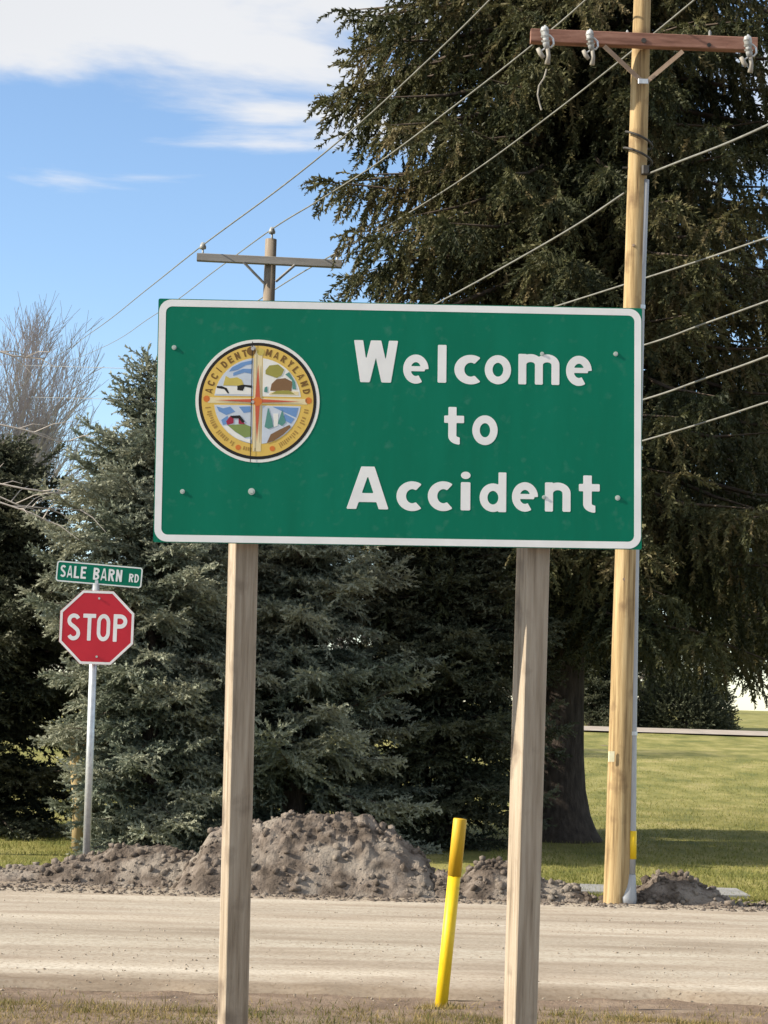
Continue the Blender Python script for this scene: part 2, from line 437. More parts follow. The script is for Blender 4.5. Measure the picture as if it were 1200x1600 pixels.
def wheel_tracks():
    # packed and loose bands that traffic leaves along the road, wandering a little
    t = M['gravel'].node_tree; L = t.links; b = t.nodes['Principled BSDF']
    src = b.inputs['Base Color'].links[0].from_socket
    tc = t.nodes.new('ShaderNodeTexCoord'); sx = t.nodes.new('ShaderNodeSeparateXYZ'); L.new(tc.outputs['Object'], sx.inputs[0])
    mp = t.nodes.new('ShaderNodeMapping'); mp.inputs['Scale'].default_value = (.5, 1, 1); L.new(tc.outputs['Object'], mp.inputs[0])
    n = t.nodes.new('ShaderNodeTexNoise'); n.inputs['Scale'].default_value = .9; n.inputs['Detail'].default_value = 9; n.inputs['Roughness'].default_value = .7
    L.new(mp.outputs[0], n.inputs['Vector'])
    m1 = t.nodes.new('ShaderNodeMath'); m1.operation = 'MULTIPLY_ADD'; m1.inputs[1].default_value = 1.5; L.new(n.outputs['Fac'], m1.inputs[0]); L.new(sx.outputs['Y'], m1.inputs[2])
    mr = t.nodes.new('ShaderNodeMapRange'); mr.inputs['From Min'].default_value = 12.35; mr.inputs['From Max'].default_value = 18.4; L.new(m1.outputs[0], mr.inputs['Value'])
    r = t.nodes.new('ShaderNodeValToRGB')
    st = [(0, (.60, .55, .50)), (.07, (.72, .67, .62)), (.12, (1.08, 1.06, 1.04)), (.18, (.84, .81, .78)), (.30, (.95, .94, .92)), (.42, (.86, .85, .83)), (.55, (1.02, 1.0, .98)), (.68, (.88, .86, .84)), (.80, (1.02, 1.0, .98)), (.92, (.84, .80, .76)), (1, (.66, .60, .55))]
    while len(r.color_ramp.elements) < len(st): r.color_ramp.elements.new(.5)
    for e, (p, c) in zip(r.color_ramp.elements, st): e.position = p; e.color = (*c, 1)
    L.new(mr.outputs[0], r.inputs[0])
    mu = t.nodes.new('ShaderNodeMixRGB'); mu.blend_type = 'MULTIPLY'; mu.inputs['Fac'].default_value = 1
    L.new(src, mu.inputs['Color1']); L.new(r.outputs[0], mu.inputs['Color2']); L.new(mu.outputs[0], b.inputs['Base Color'])
wheel_tracks()
# loose stones on the road and verge
def stones(name, n, area, smin, smax, m, seed, zf):
    r = np.random.default_rng(seed)
    base = np.array([(1, 0, 0), (-1, 0, 0), (0, 1, 0), (0, -1, 0), (0, 0, 1), (0, 0, -1)], float)
    ft = np.array([(0, 2, 4), (2, 1, 4), (1, 3, 4), (3, 0, 4), (2, 0, 5), (1, 2, 5), (3, 1, 5), (0, 3, 5)])
    px = r.uniform(area[0], area[1], n); py = r.uniform(area[2], area[3], n)
    s = smin + (smax - smin) * r.random(n) ** 3
    v = base[None] * r.uniform(0.6, 1.3, (n, 6, 1)) * s[:, None, None]
    v[:, :, 2] *= 0.6
    pz = np.array([zf(a, b) for a, b in zip(px, py)])
    v += np.stack([px, py, pz], 1)[:, None]
    f = ft[None] + (np.arange(n) * 6)[:, None, None]
    o = np_mesh(name, v.reshape(-1, 3), f.reshape(-1, 3), m)
    return tag(o, 'small loose stones scattered over the pale gravel road', 'gravel', kind='stuff')
def road_top(x, y):
    t = (y - near_edge(x)) / (far_edge(x) - near_edge(x))
    return 0.004 + 0.045 * math.sin(PI * min(1, max(0, t))) ** 0.6 if 0 < t < 1 else -0.01
stones('road_gravel', 6000, (-4.2, 4.2, 11.3, 18.0), 0.003, 0.011, M['pebble'], 3, road_top)

stones('dirt_crumbs', 5000, (-4.2, 4.0, 16.75, 18.3), 0.006, 0.035, M['dirt'], 6, lambda x, y: road_top(x, y) if y < far_edge(x) else -0.005)['label'] = 'crumbs of brown dirt spilled along the far edge of the road'
# pavement strip behind the pole and driveway across the lawn
pv = MB()
a, b = ground_at(868, 1391), ground_at(1150, 1390)
pv.box(((a.x + b.x) / 2, 18.80, -0.03), X, Y_, Z, b.x - a.x, 0.75, 0.09, 0.01)
tag(pv.build('pavement', M['concrete']), 'pale concrete strip in the grass behind the pole', None, kind='structure')
def drive():
    mb = MB(); pts = []
    for i in range(40):
        x = 2 + i * 1.2
        yc = 60.5 - 0.05 * (x - 2) + (0.018 * (x - 14) ** 2 if x > 14 else 0)
        pts.append((x, yc))
    for (x0, y0), (x1, y1) in zip(pts, pts[1:]):
        for k in range(4):
            q0, q1 = -1.6 + 0.8 * k, -0.8 + 0.8 * k
            mb.poly([(x0, y0 + q0, terrain(x0, y0 + q0) + 0.035), (x1, y1 + q0, terrain(x1, y1 + q0) + 0.035),
                     (x1, y1 + q1, terrain(x1, y1 + q1) + 0.035), (x0, y0 + q1, terrain(x0, y0 + q1) + 0.035)])
    tag(mb.build('driveway', M['drive']), kind='structure')
drive()

# ------------------------------------------------------------------ grass blades
def grass(name, n, sampler, hmin, hmax, w, m, seed, label, lean=0.6):
    r = np.random.default_rng(seed)
    P = np.array([sampler(r) for _ in range(n)])
    h = r.uniform(hmin, hmax, n); az = r.uniform(0, 2 * PI, n); ln = r.uniform(0.1, lean, n)
    d = np.stack([np.cos(az), np.sin(az), np.zeros(n)], 1)
    az2 = r.uniform(0, 2 * PI, n)
    s = np.stack([np.cos(az2), np.sin(az2), np.zeros(n)], 1) * w
    tip = P + d * (h * ln)[:, None] + np.array([0, 0, 1]) * (h * (1 - 0.4 * ln))[:, None]
    v = np.stack([P - s, P + s, tip], 1).reshape(-1, 3)
    f = np.arange(3 * n).reshape(-1, 3)
    o = np_mesh(name, v, f, m, tint=r.uniform(-0.22, 0.25, n))
    return tag(o, label, 'grass', kind='stuff')
def near_grass(r):
    while True:
        if r.random() < .006:
            a = r.uniform(0, 2 * PI); q = .05 + .10 * r.random() ** 2
            x, y = .375 + q * math.cos(a), 11.37 + q * math.sin(a)
            return (x, y, ground_z(x, y) - 0.004)
        x = r.uniform(-2.6, 2.8); y = r.uniform(9.9, 11.75)
        c = fbm(x, y, 1.5, 4, 11) + 0.6 * fbm(x, y, 6, 3, 5)
        edge = 11.28 + 0.10 * fbm(x, 0, 1.2, 3, 8)
        p = 1.0 if y < edge - 0.15 else 0.16
        if y > edge + 0.12: p = 0.03
        if r.random() < p * (0.35 + max(0, c) * 1.3):
            return (x, y, ground_z(x, y) - 0.004)
grass('dry_grass', 26000, near_grass, 0.012, 0.055, 0.0028, M['grass_dry'], 2, 'short tan and green grass along the near edge of the road', 1.1)
def far_grass(r):
    while True:
        y = 18.2 + 30 * r.random() ** 2.0
        hw = y * 0.20
        x = r.uniform(-hw, hw)
        if -0.115 * y < x < 0.055 * y and r.random() < 0.93: continue
        return (x, y, lawn_z(x, y) - 0.004)
grass('lawn_grass', 70000, far_grass, 0.02, 0.06, 0.005, M['grass_green'], 4, 'mown green grass under and beyond the trees', 0.9)

# ------------------------------------------------------------------ dirt piles
def dirt_pile(label, cx, cy, prof, ry, seed, group='dirt piles along the far road edge', nclod=300):
    """prof: list of (x, height) along the ridge"""
    r = random.Random(seed)
    x0, x1 = prof[0][0], prof[-1][0]
    root = thing('dirt_pile', (cx, cy, 0), label, 'dirt pile', group)
    nx = int((x1 - x0) / 0.02) + 2; ny = int(2 * ry / 0.026) + 2
    def ridge(x):
        for (a, ha), (b, hb) in zip(prof, prof[1:]):
            if a <= x <= b:
                t = (x - a) / (b - a); t = t * t * (3 - 2 * t)
                return ha + (hb - ha) * t
        return 0
    def h(x, y):
        rx = ridge(x)
        v = (y - cy + 0.10 * fbm(x, 0, 1.5, 2, seed)) / ry
        env = max(0, 1 - abs(v) ** 1.6)
        lump = fbm(x, y, 2.3, 4, seed + 0.5) * 0.22 + abs(fbm(x, y, 5.0, 3, seed + 2.2)) * 0.32 + fbm(x, y, 11, 3, seed + 4) * 0.13
        hh = rx * env
        return hh * (0.90 + 0.22 * lump) + 0.06 * lump * min(1, hh / 0.1) - 0.05
    verts = []; faces = []
    for j in range(ny):
        y = cy - ry + 2 * ry * j / (ny - 1)
        for i in range(nx):
            x = x0 + (x1 - x0) * i / (nx - 1)
            verts.append(Vector((x, y, h(x, y))))
    for j in range(ny - 1):
        for i in range(nx - 1):
            faces.append((j * nx + i, j * nx + i + 1, (j + 1) * nx + i + 1, (j + 1) * nx + i))
    mb = MB(); mb.v = verts; mb.f = faces
    mb.build('heap', M['dirt'], root)
    # loose clods
    rg = np.random.default_rng(int(seed * 10))
    phi = (1 + 5 ** 0.5) / 2
    ico = np.array([(-1, phi, 0), (1, phi, 0), (-1, -phi, 0), (1, -phi, 0), (0, -1, phi), (0, 1, phi), (0, -1, -phi), (0, 1, -phi), (phi, 0, -1), (phi, 0, 1), (-phi, 0, -1), (-phi, 0, 1)]) / 1.9
    ft = np.array([(0, 11, 5), (0, 5, 1), (0, 1, 7), (0, 7, 10), (0, 10, 11), (1, 5, 9), (5, 11, 4), (11, 10, 2), (10, 7, 6), (7, 1, 8), (3, 9, 4), (3, 4, 2), (3, 2, 6), (3, 6, 8), (3, 8, 9), (4, 9, 5), (2, 4, 11), (6, 2, 10), (8, 6, 7), (9, 8, 1)])
    V = []; k = 0
    while k < nclod:
        x = r.uniform(x0 - 0.05, x1 + 0.05); y = cy + r.uniform(-1.05, 0.9) * ry
        hh = max(h(x, y), -0.02) if x0 < x < x1 and abs(y - cy) < ry else -0.02
        if hh < 0.01 and r.random() < 0.6: continue
        s = 0.004 + 0.042 * r.random() ** 7.0
        v = ico * rg.uniform(0.55, 1.25, (12, 1)) * s * rg.uniform(0.7, 1.3, (1, 3))
        V.append(v + np.array([x, y, hh + s * 0.25])); k += 1
    v = np.concatenate(V); f = (ft[None] + (np.arange(nclod) * 12)[:, None, None]).reshape(-1, 3)
    tag(np_mesh('clods', v, f, M['dirt'], root), kind='stuff')
    return root
def px_x(px, Y): return at(px, 1400, Y).x
def prof(pts, Y):
    out = []
    for px, py, base in pts:
        out.append((px_x(px, Y), max(0.0, (base - py) * Y / FPX)))
    return out
dirt_pile('tallest brown dirt heap, between the two wooden sign posts', px_x(475, 18.0), 18.05,
          prof([(268, 1400, 1400), (300, 1350, 1402), (330, 1300, 1402), (360, 1296, 1404), (400, 1284, 1406), (450, 1276, 1408), (520, 1274, 1409), (560, 1282, 1410), (610, 1304, 1411), (650, 1336, 1412), (690, 1385, 1414), (715, 1414, 1414)], 18.05), 0.85, 3.3, nclod=1700)
dirt_pile('long low dark dirt heap around the foot of the stop sign pole', px_x(190, 18.3), 18.3,
          prof([(-120, 1380, 1380), (-40, 1366, 1384), (60, 1362, 1390), (130, 1345, 1393), (190, 1326, 1395), (240, 1328, 1397), (290, 1338, 1399), (335, 1362, 1400), (375, 1402, 1402)], 18.3), 0.5, 7.7, nclod=1500)
dirt_pile('low rough dirt heap behind the yellow marker post and right wooden post', px_x(770, 17.7), 17.75,
          prof([(655, 1416, 1416), (685, 1365, 1416), (715, 1376, 1417), (755, 1342, 1418), (800, 1354, 1419), (850, 1380, 1420), (890, 1392, 1421), (945, 1421, 1421)], 17.75), 0.5, 12.1, nclod=1300)
dirt_pile('small dirt heap at the right of the utility pole and conduit', px_x(1060, 17.6), 17.75,
          prof([(968, 1424, 1424), (990, 1396, 1424), (1030, 1372, 1424), (1065, 1370, 1424), (1100, 1390, 1425), (1160, 1425, 1425)], 17.75), 0.38, 15.4, nclod=800)

# ------------------------------------------------------------------ lettering: strokes -> outline -> slab
def arc(cx, cy, rx, ry, a0, a1, n=22):
    return [(cx + rx * math.cos(R(a0 + (a1 - a0) * i / n)), cy + ry * math.sin(R(a0 + (a1 - a0) * i / n))) for i in range(n + 1)]
XH = 0.72
def glyph_strokes(ch, w):
    h = w / 2
    lo, hi = h, 1 - h
    ring = lambda W: arc(W / 2, XH / 2, W / 2 - h, XH / 2 - h, 0, 360, 40)
    if ch == 'W':
        return [[(h * .9, 1.1), (0.27, -0.02)], [(0.27, -0.02), (0.52, 1.06)], [(0.52, 1.06), (0.77, -0.02)], [(0.77, -0.02), (1.04 - h * .9, 1.1)]], 'clip'
    if ch == 'A':
        return [[(h * .8, -0.1), (0.46, 1.06)], [(0.50, 1.06), (0.96 - h * .8, -0.1)], [(0.2, 0.27), (0.76, 0.27)]], 'clip'
    if ch == 'e':
        W = 0.64
        return [arc(W / 2, XH / 2, W / 2 - h, XH / 2 - h, 0, 300, 36), [(h, XH / 2 + .01), (W - h, XH / 2 + .01)]], ''
    if ch == 'c':
        W = 0.62
        return [arc(W / 2, XH / 2, W / 2 - h, XH / 2 - h, 54, 306, 30)], ''
    if ch == 'o':
        return [ring(0.64)], ''
    if ch == 'd':
        return [ring(0.64), [(0.64 - h, 0), (0.64 - h, 1.0)]], ''
    if ch == 'n':
        W = 0.60
        return [[(h, 0), (h, XH)], arc(W / 2, XH - h - 0.17, W / 2 - h, 0.17, 180, 0, 14) + [(W - h, 0)]], ''
    if ch == 'm':
        W = 0.98; q = W / 4 - h / 2
        return [[(h, 0), (h, XH)], arc(h + q, XH - h - 0.15, q, 0.15, 180, 0, 14) + [(h + 2 * q, 0)],
                arc(h + 3 * q, XH - h - 0.15, q, 0.15, 180, 0, 14) + [(h + 4 * q, 0)]], ''
    if ch == 'l': return [[(h, 0), (h, 1)]], ''
    if ch == 'i': return [[(h, 0), (h, XH)], [(h, 0.895), (h + .001, 0.895)]], ''
    if ch == 't':
        return [[(0.19, 0.96), (0.19, 0.22)] + arc(0.19 + 0.16, 0.22, 0.16, 0.22 - h, 180, 275, 12), [(0, XH - h * .8), (0.46, XH - h * .8)]], ''
    if ch == 'S':
        W = .55
        return [arc(W / 2, 0.74, W / 2 - h, 0.26 - h, 25, 235, 20) + [(W * .55, .5)] + arc(W / 2, 0.27, W / 2 - h, 0.27 - h, 55, -155, 20)], ''
    if ch == 'T': return [[(0, hi), (0.52, hi)], [(0.26, 0), (0.26, 1)]], ''
    if ch == 'O':
        W = 0.56
        return [[(W - h, .68)] + arc(W / 2, .68, W / 2 - h, .32 - h, 0, 180, 14) + arc(W / 2, .32, W / 2 - h, .32 - h, 180, 360, 14) + [(W - h, .68)]], ''
    if ch in 'PRBD':
        W = 0.54
        if ch == 'D':
            return [[(h, 0), (h, 1)], [(h, hi), (.22, hi)] + arc(.22, .5, W - h - .22, .5 - h, 90, -90, 20) + [(h, lo)]], ''
        bowl = [(h, hi), (.26, hi)] + arc(.26, .74, W - h - .26, .26 - h, 90, -90, 14) + [(h, .48 + h)]
        st = [[(h, 0), (h, 1)], bowl]
        if ch == 'R': st.append([(.26, .5), (W - h * .9, -.04)])
        if ch == 'B': st.append([(h, .5), (.26, .5)] + arc(.26, .27, W - h - .25, .27 - h, 90, -90, 14) + [(h, lo)])
        return st, 'clip' if ch == 'R' else ''
    if ch == 'L': return [[(h, 1), (h, 0)], [(h, lo), (.46, lo)]], ''
    if ch == 'E': return [[(h, 1), (h, 0)], [(h, lo), (.47, lo)], [(h, .52), (.42, .52)], [(h, hi), (.47, hi)]], ''
    if ch == 'N': return [[(h, 0), (h, 1)], [(.54 - h, 0), (.54 - h, 1)], [(h * .9, 1.02), (.54 - h * .9, -.02)]], 'clip'
    if ch == 'C':
        W = .56
        return [arc(W / 2, .66, W / 2 - h, .34 - h, 20, 180, 14) + arc(W / 2, .34, W / 2 - h, .34 - h, 180, 340, 14)], ''
    if ch == 'I': return [[(h, 0), (h, 1)]], ''
    if ch == 'M': return [[(h, 0), (h, 1)], [(.72 - h, 0), (.72 - h, 1)], [(h, 1.0), (.36, .2)], [(.36, .2), (.72 - h, 1.0)]], 'clip'
    if ch == 'Y': return [[(h * .6, 1.05), (.28, .46)], [(.56 - h * .6, 1.05), (.28, .46)], [(.28, .5), (.28, 0)]], 'clip'
_gl = {}
def glyph(ch, w, res=0.022):
    key = (ch, round(w, 3))
    if key in _gl: return _gl[key]
    strokes, mode = glyph_strokes(ch, w)
    xs = [p[0] for s in strokes for p in s]
    gx_ = np.arange(min(xs) - w, max(xs) + w + res, res); gy_ = np.arange(-0.2, 1.2 + res, res)
    PX, PY = np.meshgrid(gx_, gy_)
    S = np.full(PX.shape, 9.0)
    for si, s in enumerate(strokes):
        wk = w * (0.66 if ch == 'e' and si == 1 else 1.0)
        d = np.full(PX.shape, 9.0)
        for (ax, ay), (bx, by) in zip(s, s[1:]):
            vx, vy = bx - ax, by - ay; q = max(vx * vx + vy * vy, 1e-9)
            t = np.clip(((PX - ax) * vx + (PY - ay) * vy) / q, 0, 1)
            d = np.minimum(d, np.hypot(PX - ax - t * vx, PY - ay - t * vy))
        d = d - wk / 2
        closed = math.hypot(s[0][0] - s[-1][0], s[0][1] - s[-1][1]) < 1e-6
        if not closed and not (ch == 'i' and s[0][1] > .8):
            for p, qn in ((s[0], s[1]), (s[-1], s[-2])):
                vx, vy = qn[0] - p[0], qn[1] - p[1]; l = math.hypot(vx, vy)
                pr = ((PX - p[0]) * vx + (PY - p[1]) * vy) / l
                near = np.hypot(PX - p[0], PY - p[1]) < w * 0.75
                d = np.where(near, np.maximum(d, -pr), d)
        S = np.minimum(S, d)
    if mode == 'clip': S = np.maximum(S, np.maximum(PY - 1, -PY))
    # marching squares
    inside = S < 0
    nj, ni = S.shape
    nxt = {}; pos = {}
    def ep(j0, i0, j1, i1):
        k = (j0, i0, j1, i1) if (j0, i0) < (j1, i1) else (j1, i1, j0, i0)
        if k not in pos:
            a, b = S[k[0], k[1]], S[k[2], k[3]]; t = a / (a - b)
            pos[k] = (float(gx_[k[1]] + (gx_[k[3]] - gx_[k[1]]) * t), float(gy_[k[0]] + (gy_[k[2]] - gy_[k[0]]) * t))
        return k
    for j in range(nj - 1):
        for i in range(ni - 1):
            c = [(j, i), (j, i + 1), (j + 1, i + 1), (j + 1, i)]
            ins = [bool(inside[q]) for q in c]
            if all(ins) or not any(ins): continue
            ent = []; ext = []
            for k in range(4):
                a, b = c[k], c[(k + 1) % 4]
                if ins[k] and not ins[(k + 1) % 4]: ext.append(ep(*a, *b))
                if not ins[k] and ins[(k + 1) % 4]: ent.append(ep(*a, *b))
            for a, b in zip(ext, ent): nxt.setdefault(a, []).append(b)
    loops = []
    while nxt:
        st = next(iter(nxt)); cur = st; lp = []
        while cur in nxt:
            lp.append(pos[cur]); q = nxt[cur].pop()
            if not nxt[cur]: del nxt[cur]
            cur = q
            if cur == st: break
        # thin out nearly straight points
        if len(lp) > 6:
            out = []
            for k in range(len(lp)):
                a, b, c2 = lp[k - 1] if not out else out[-1], lp[k], lp[(k + 1) % len(lp)]
                cr = abs((b[0] - a[0]) * (c2[1] - a[1]) - (b[1] - a[1]) * (c2[0] - a[0]))
                if cr > 2.0e-5 or math.hypot(b[0] - a[0], b[1] - a[1]) > 0.25: out.append(b)
            ar = abs(sum(out[k - 1][0] * out[k][1] - out[k][0] * out[k - 1][1] for k in range(len(out)))) / 2
            if len(out) > 3 and ar > 0.0008: loops.append(out)
    x0 = min(p[0] for l in loops for p in l); x1 = max(p[0] for l in loops for p in l)
    y0 = min(p[1] for l in loops for p in l); y1 = max(p[1] for l in loops for p in l)
    loops.sort(key=lambda l: -(max(p[0] for p in l) - min(p[0] for p in l)) * (max(p[1] for p in l) - min(p[1] for p in l)))
    if ch == 'i':   # two separate bodies, not a hole
        groups = [[l] for l in loops]
    else:
        groups = [loops]
    _gl[key] = (groups, (x0, x1, y0, y1))
    return _gl[key]
def add_glyph(mb, ch, w, fit, tofn, d0, d1):
    """fit=(x0, x1, y0, y1): box the glyph is stretched to"""
    groups, (x0, x1, y0, y1) = glyph(ch, w)
    fx = lambda p: (fit[0] + (p[0] - x0) / (x1 - x0) * (fit[1] - fit[0]), fit[2] + (p[1] - y0) / (y1 - y0) * (fit[3] - fit[2]))
    for g in groups:
        mb.prism([[fx(p) for p in l] for l in g], tofn, d0, d1)

def rrect(x0, y0, x1, y1, r, n=8):
    out = []
    for cx, cy, a in ((x1 - r, y1 - r, 0), (x0 + r, y1 - r, 90), (x0 + r, y0 + r, 180), (x1 - r, y0 + r, 270)):
        out += [(cx + r * math.cos(R(a + 90 * i / n)), cy + r * math.sin(R(a + 90 * i / n))) for i in range(n + 1)]
    return out
def circ(cx, cy, r, n=48): return [(cx + r * math.cos(2 * PI * i / n), cy + r * math.sin(2 * PI * i / n)) for i in range(n)]

class Frame:
    """a plane in the place: u to the right, v up, n towards the front"""
    def __init__(s, c, yaw, tilt):
        s.c = Vector(c)
        s.u = Vector((math.cos(yaw) * math.cos(tilt), math.sin(yaw) * math.cos(tilt), math.sin(tilt)))
        s.v = Vector((-math.cos(yaw) * math.sin(tilt), -math.sin(yaw) * math.sin(tilt), math.cos(tilt)))
        s.n = s.u.cross(s.v)
    def __call__(s, x, y, d=0.0): return s.c + s.u * x + s.v * y + s.n * d
    def px(s, x, y):
        """plane coordinates of the point seen at photo pixel (x, y)"""
        o = Vector((0, 0, EYE)); d = ray(x, y)
        t = (s.c - o).dot(s.n) / d.dot(s.n)
        q = o + d * t - s.c
        return q.dot(s.u), q.dot(s.v)

# ------------------------------------------------------------------ welcome sign
SF = Frame((0.0513, 7.8796, 2.6380), 0.0422, 0.0157)
SW, SH = 1.83, 0.919
wroot = thing('welcome_sign', (0.05, 7.98, 0), 'large green welcome sign with white letters and round town seal on two wooden posts', 'road sign')
mb = MB(); mb.prism([rrect(-SW / 2, -SH / 2, SW / 2, SH / 2, 0.006, 2)], SF, -0.004, 0.0)
panel = mb.build('sign_panel', M['sign_green'], wroot)
mb = MB(); mb.prism([rrect(-SW / 2 + .003, -SH / 2 + .003, SW / 2 - .003, SH / 2 - .003, 0.047), rrect(-SW / 2 + .029, -SH / 2 + .029, SW / 2 - .029, SH / 2 - .029, 0.024)[::-1]], SF, 0.0, 0.0006)
mb.build('border', M['sign_white'], panel)
mb = MB(); mb.prism([rrect(-SW / 2 + .002, -SH / 2 + .002, SW / 2 - .002, SH / 2 - .002, 0.01, 2)], SF, -0.0065, -0.004)
mb.build('backing_sheet', M['sign_back'], panel)
# letters: (char, left, right, top, bottom) in photo pixels
LET = [('W', 553, 621.5, 532, 597.5), ('e', 630, 669.5, 554, 599.5), ('l', 684, 697.5, 539, 598), ('c', 710, 750, 554.5, 600.5), ('o', 757.5, 798.5, 555, 600.5),
       ('m', 810, 874, 553.5, 601), ('e', 884.5, 924.5, 556, 603),
       ('t', 694, 725, 636, 694.5), ('o', 738, 777.5, 649, 695.5),
       ('A', 542, 607, 729, 795.5), ('c', 619.5, 658, 752, 798.5), ('c', 668.5, 706.5, 752, 798.5), ('i', 720, 735, 737, 797.5), ('d', 749.5, 791, 738, 800),
       ('e', 800, 840.5, 753.5, 799.5), ('n', 851.5, 891.5, 754, 799.5), ('t', 904.5, 937, 743, 801)]
for ch, xa, xb, yt, yb in LET:
    l0 = SF.px((xa + xb) / 2, yb); l1 = SF.px((xa + xb) / 2, yt); lx0 = SF.px(xa, (yt + yb) / 2); lx1 = SF.px(xb, (yt + yb) / 2)
    mb = MB()
    add_glyph(mb, ch, 0.188 if ch not in 'WA' else 0.21, (lx0[0], lx1[0], l0[1], l1[1]), SF, 0.0, 0.0007)
    mb.build('letter', M['sign_white'], panel)
# bolts
bolt_me = None
for x, y, r_ in [(272, 543, 4.5), (285, 768, 4.5), (393, 768, 6.5), (962, 553, 4.5), (965, 778, 5), (847, 553, 4), (850, 777, 4), (395, 545, 6), (395, 628, 5)]:
    q = SF.px(x, y); rr = r_ / 415.0 * 0.72
    mb = MB()
    mb.prism([circ(q[0], q[1], rr * 1.15, 14)], SF, 0.0, 0.002); mb.prism([circ(q[0], q[1], rr * 0.7, 6)], SF, 0.002, 0.0045)
    mb.build('bolt', M['bolt'] if x not in (395,) else M['s_grey'], panel)
# round town seal
ec = SF.px(402.5, 626.5); ER = 96.5 / 415.0
seal = MB(); seal.prism([circ(ec[0], ec[1], ER, 72)], SF, 0.0, 0.0010)
seal = seal.build('town_seal', M['s_white'], wroot)
def eq(x, y): return (ec[0] + x * ER, ec[1] + y * ER)
def elayer(name, loops, m, lev):
    for l in loops:
        l = l if isinstance(l[0], list) else [l]
        mb = MB()
        mb.prism([[eq(*p) for p in q] for q in l], SF, 0.0010 + (lev - 1) * 0.0004, 0.0010 + lev * 0.0004)
        mb.build(name, M[m], seal)
elayer('dark_ring', [[circ(0, 0, .95, 72), circ(0, 0, .90, 72)[::-1]]], 's_black', 1)
elayer('yellow_field', [circ(0, 0, .90, 72)], 's_yellow', 1)
def sector(a0, a1, r0, g=.075):
    """quarter picture field, kept clear of the cross by g"""
    sx = 1 if math.cos(R((a0 + a1) / 2)) > 0 else -1; sy = 1 if math.sin(R((a0 + a1) / 2)) > 0 else -1
    b0 = math.degrees(math.asin(g / r0))
    pts = [(sx * g, sy * g)]
    n = 12
    arcp = [(r0 * math.cos(R(b0 + (90 - 2 * b0) * i / n)) * sx, r0 * math.sin(R(b0 + (90 - 2 * b0) * i / n)) * sy) for i in range(n + 1)]
    pts += arcp
    return pts if sx * sy > 0 else pts[::-1]
IR = 0.70
elayer('upper_left_picture', [sector(90, 180, IR)], 's_pale', 2)
elayer('upper_right_picture', [sector(0, 90, IR)], 's_white', 2)
elayer('lower_left_picture', [sector(180, 270, IR)], 's_pale', 2)
elayer('lower_right_picture', [sector(270, 360, IR)], 's_pale', 2)
def sp(pts): return [(x, y) for x, y in pts]
# upper left: blue sky, golden wood, grey field with a dark team and a fence
elayer('blue_sky', [sp([(-.47, .47), (-.33, .50), (-.20, .58), (-.10, .60), (-.10, .66), (-.27, .62), (-.42, .54)]), sp([(-.40, .40), (-.22, .46), (-.11, .44), (-.11, .52), (-.24, .52), (-.40, .45)])], 's_blue', 3)
elayer('golden_trees', [sp([(-.56, .24), (-.22, .24), (-.26, .34), (-.34, .38), (-.45, .36), (-.52, .40)])], 's_gold', 3)
elayer('winter_field', [sp([(-.68, .10), (-.10, .10), (-.10, .20), (-.24, .23), (-.66, .22)])], 's_white', 3)
elayer('dark_team', [sp([(-.33, .17), (-.24, .16), (-.21, .23), (-.10, .21), (-.10, .25), (-.24, .26), (-.33, .24)]), sp([(-.66, .20), (-.54, .18), (-.48, .11), (-.46, .12), (-.50, .20), (-.58, .23), (-.66, .23)])], 's_black', 4)
# upper right: autumn tree, brown barn, field
elayer('field', [sp([(.18, .10), (.66, .10), (.66, .16), (.40, .18), (.20, .14)])], 's_cream', 3)
elayer('barn', [sp([(.20, .17), (.54, .15), (.56, .32), (.44, .38), (.30, .36), (.22, .28)])], 's_brown', 3)
elayer('autumn_tree', [sp([(.12, .44), (.30, .38), (.38, .42), (.42, .52), (.32, .60), (.18, .58), (.12, .50)]), sp([(.22, .12), (.60, .12), (.50, .18), (.30, .17)])], 's_olive', 4)
elayer('hill_trees', [sp([(.44, .44), (.55, .34), (.56, .20), (.62, .20), (.60, .32), (.50, .48)]), sp([(.10, .15), (.16, .14), (.15, .24), (.11, .22)])], 's_teal', 4)
# lower left: blue sky, red barn, green field
elayer('blue_clouds', [sp([(-.66, -.10), (-.55, -.13), (-.44, -.10), (-.36, -.18), (-.50, -.24), (-.62, -.18)]), sp([(-.30, -.10), (-.12, -.09), (-.11, -.18), (-.22, -.20)]), sp([(-.58, -.32), (-.48, -.25), (-.44, -.38), (-.55, -.40)])], 's_blue', 3)
elayer('red_barn', [sp([(-.50, -.34), (-.44, -.26), (-.38, -.28), (-.38, -.37), (-.48, -.40)]), sp([(-.30, -.28), (-.24, -.30), (-.20, -.38), (-.30, -.38)])], 's_barn', 4)
elayer('barn_roof', [sp([(-.44, -.25), (-.28, -.24), (-.20, -.34), (-.24, -.36), (-.30, -.29), (-.40, -.29)])], 's_black', 5)
elayer('green_field', [sp([(-.48, -.40), (-.20, -.38), (-.10, -.42), (-.10, -.58), (-.20, -.60), (-.36, -.50)])], 's_green', 3)
elayer('snow_bank', [sp([(-.55, -.42), (-.46, -.42), (-.34, -.52), (-.18, -.62), (-.10, -.62), (-.10, -.69), (-.30, -.63), (-.46, -.52)])], 's_white', 4)
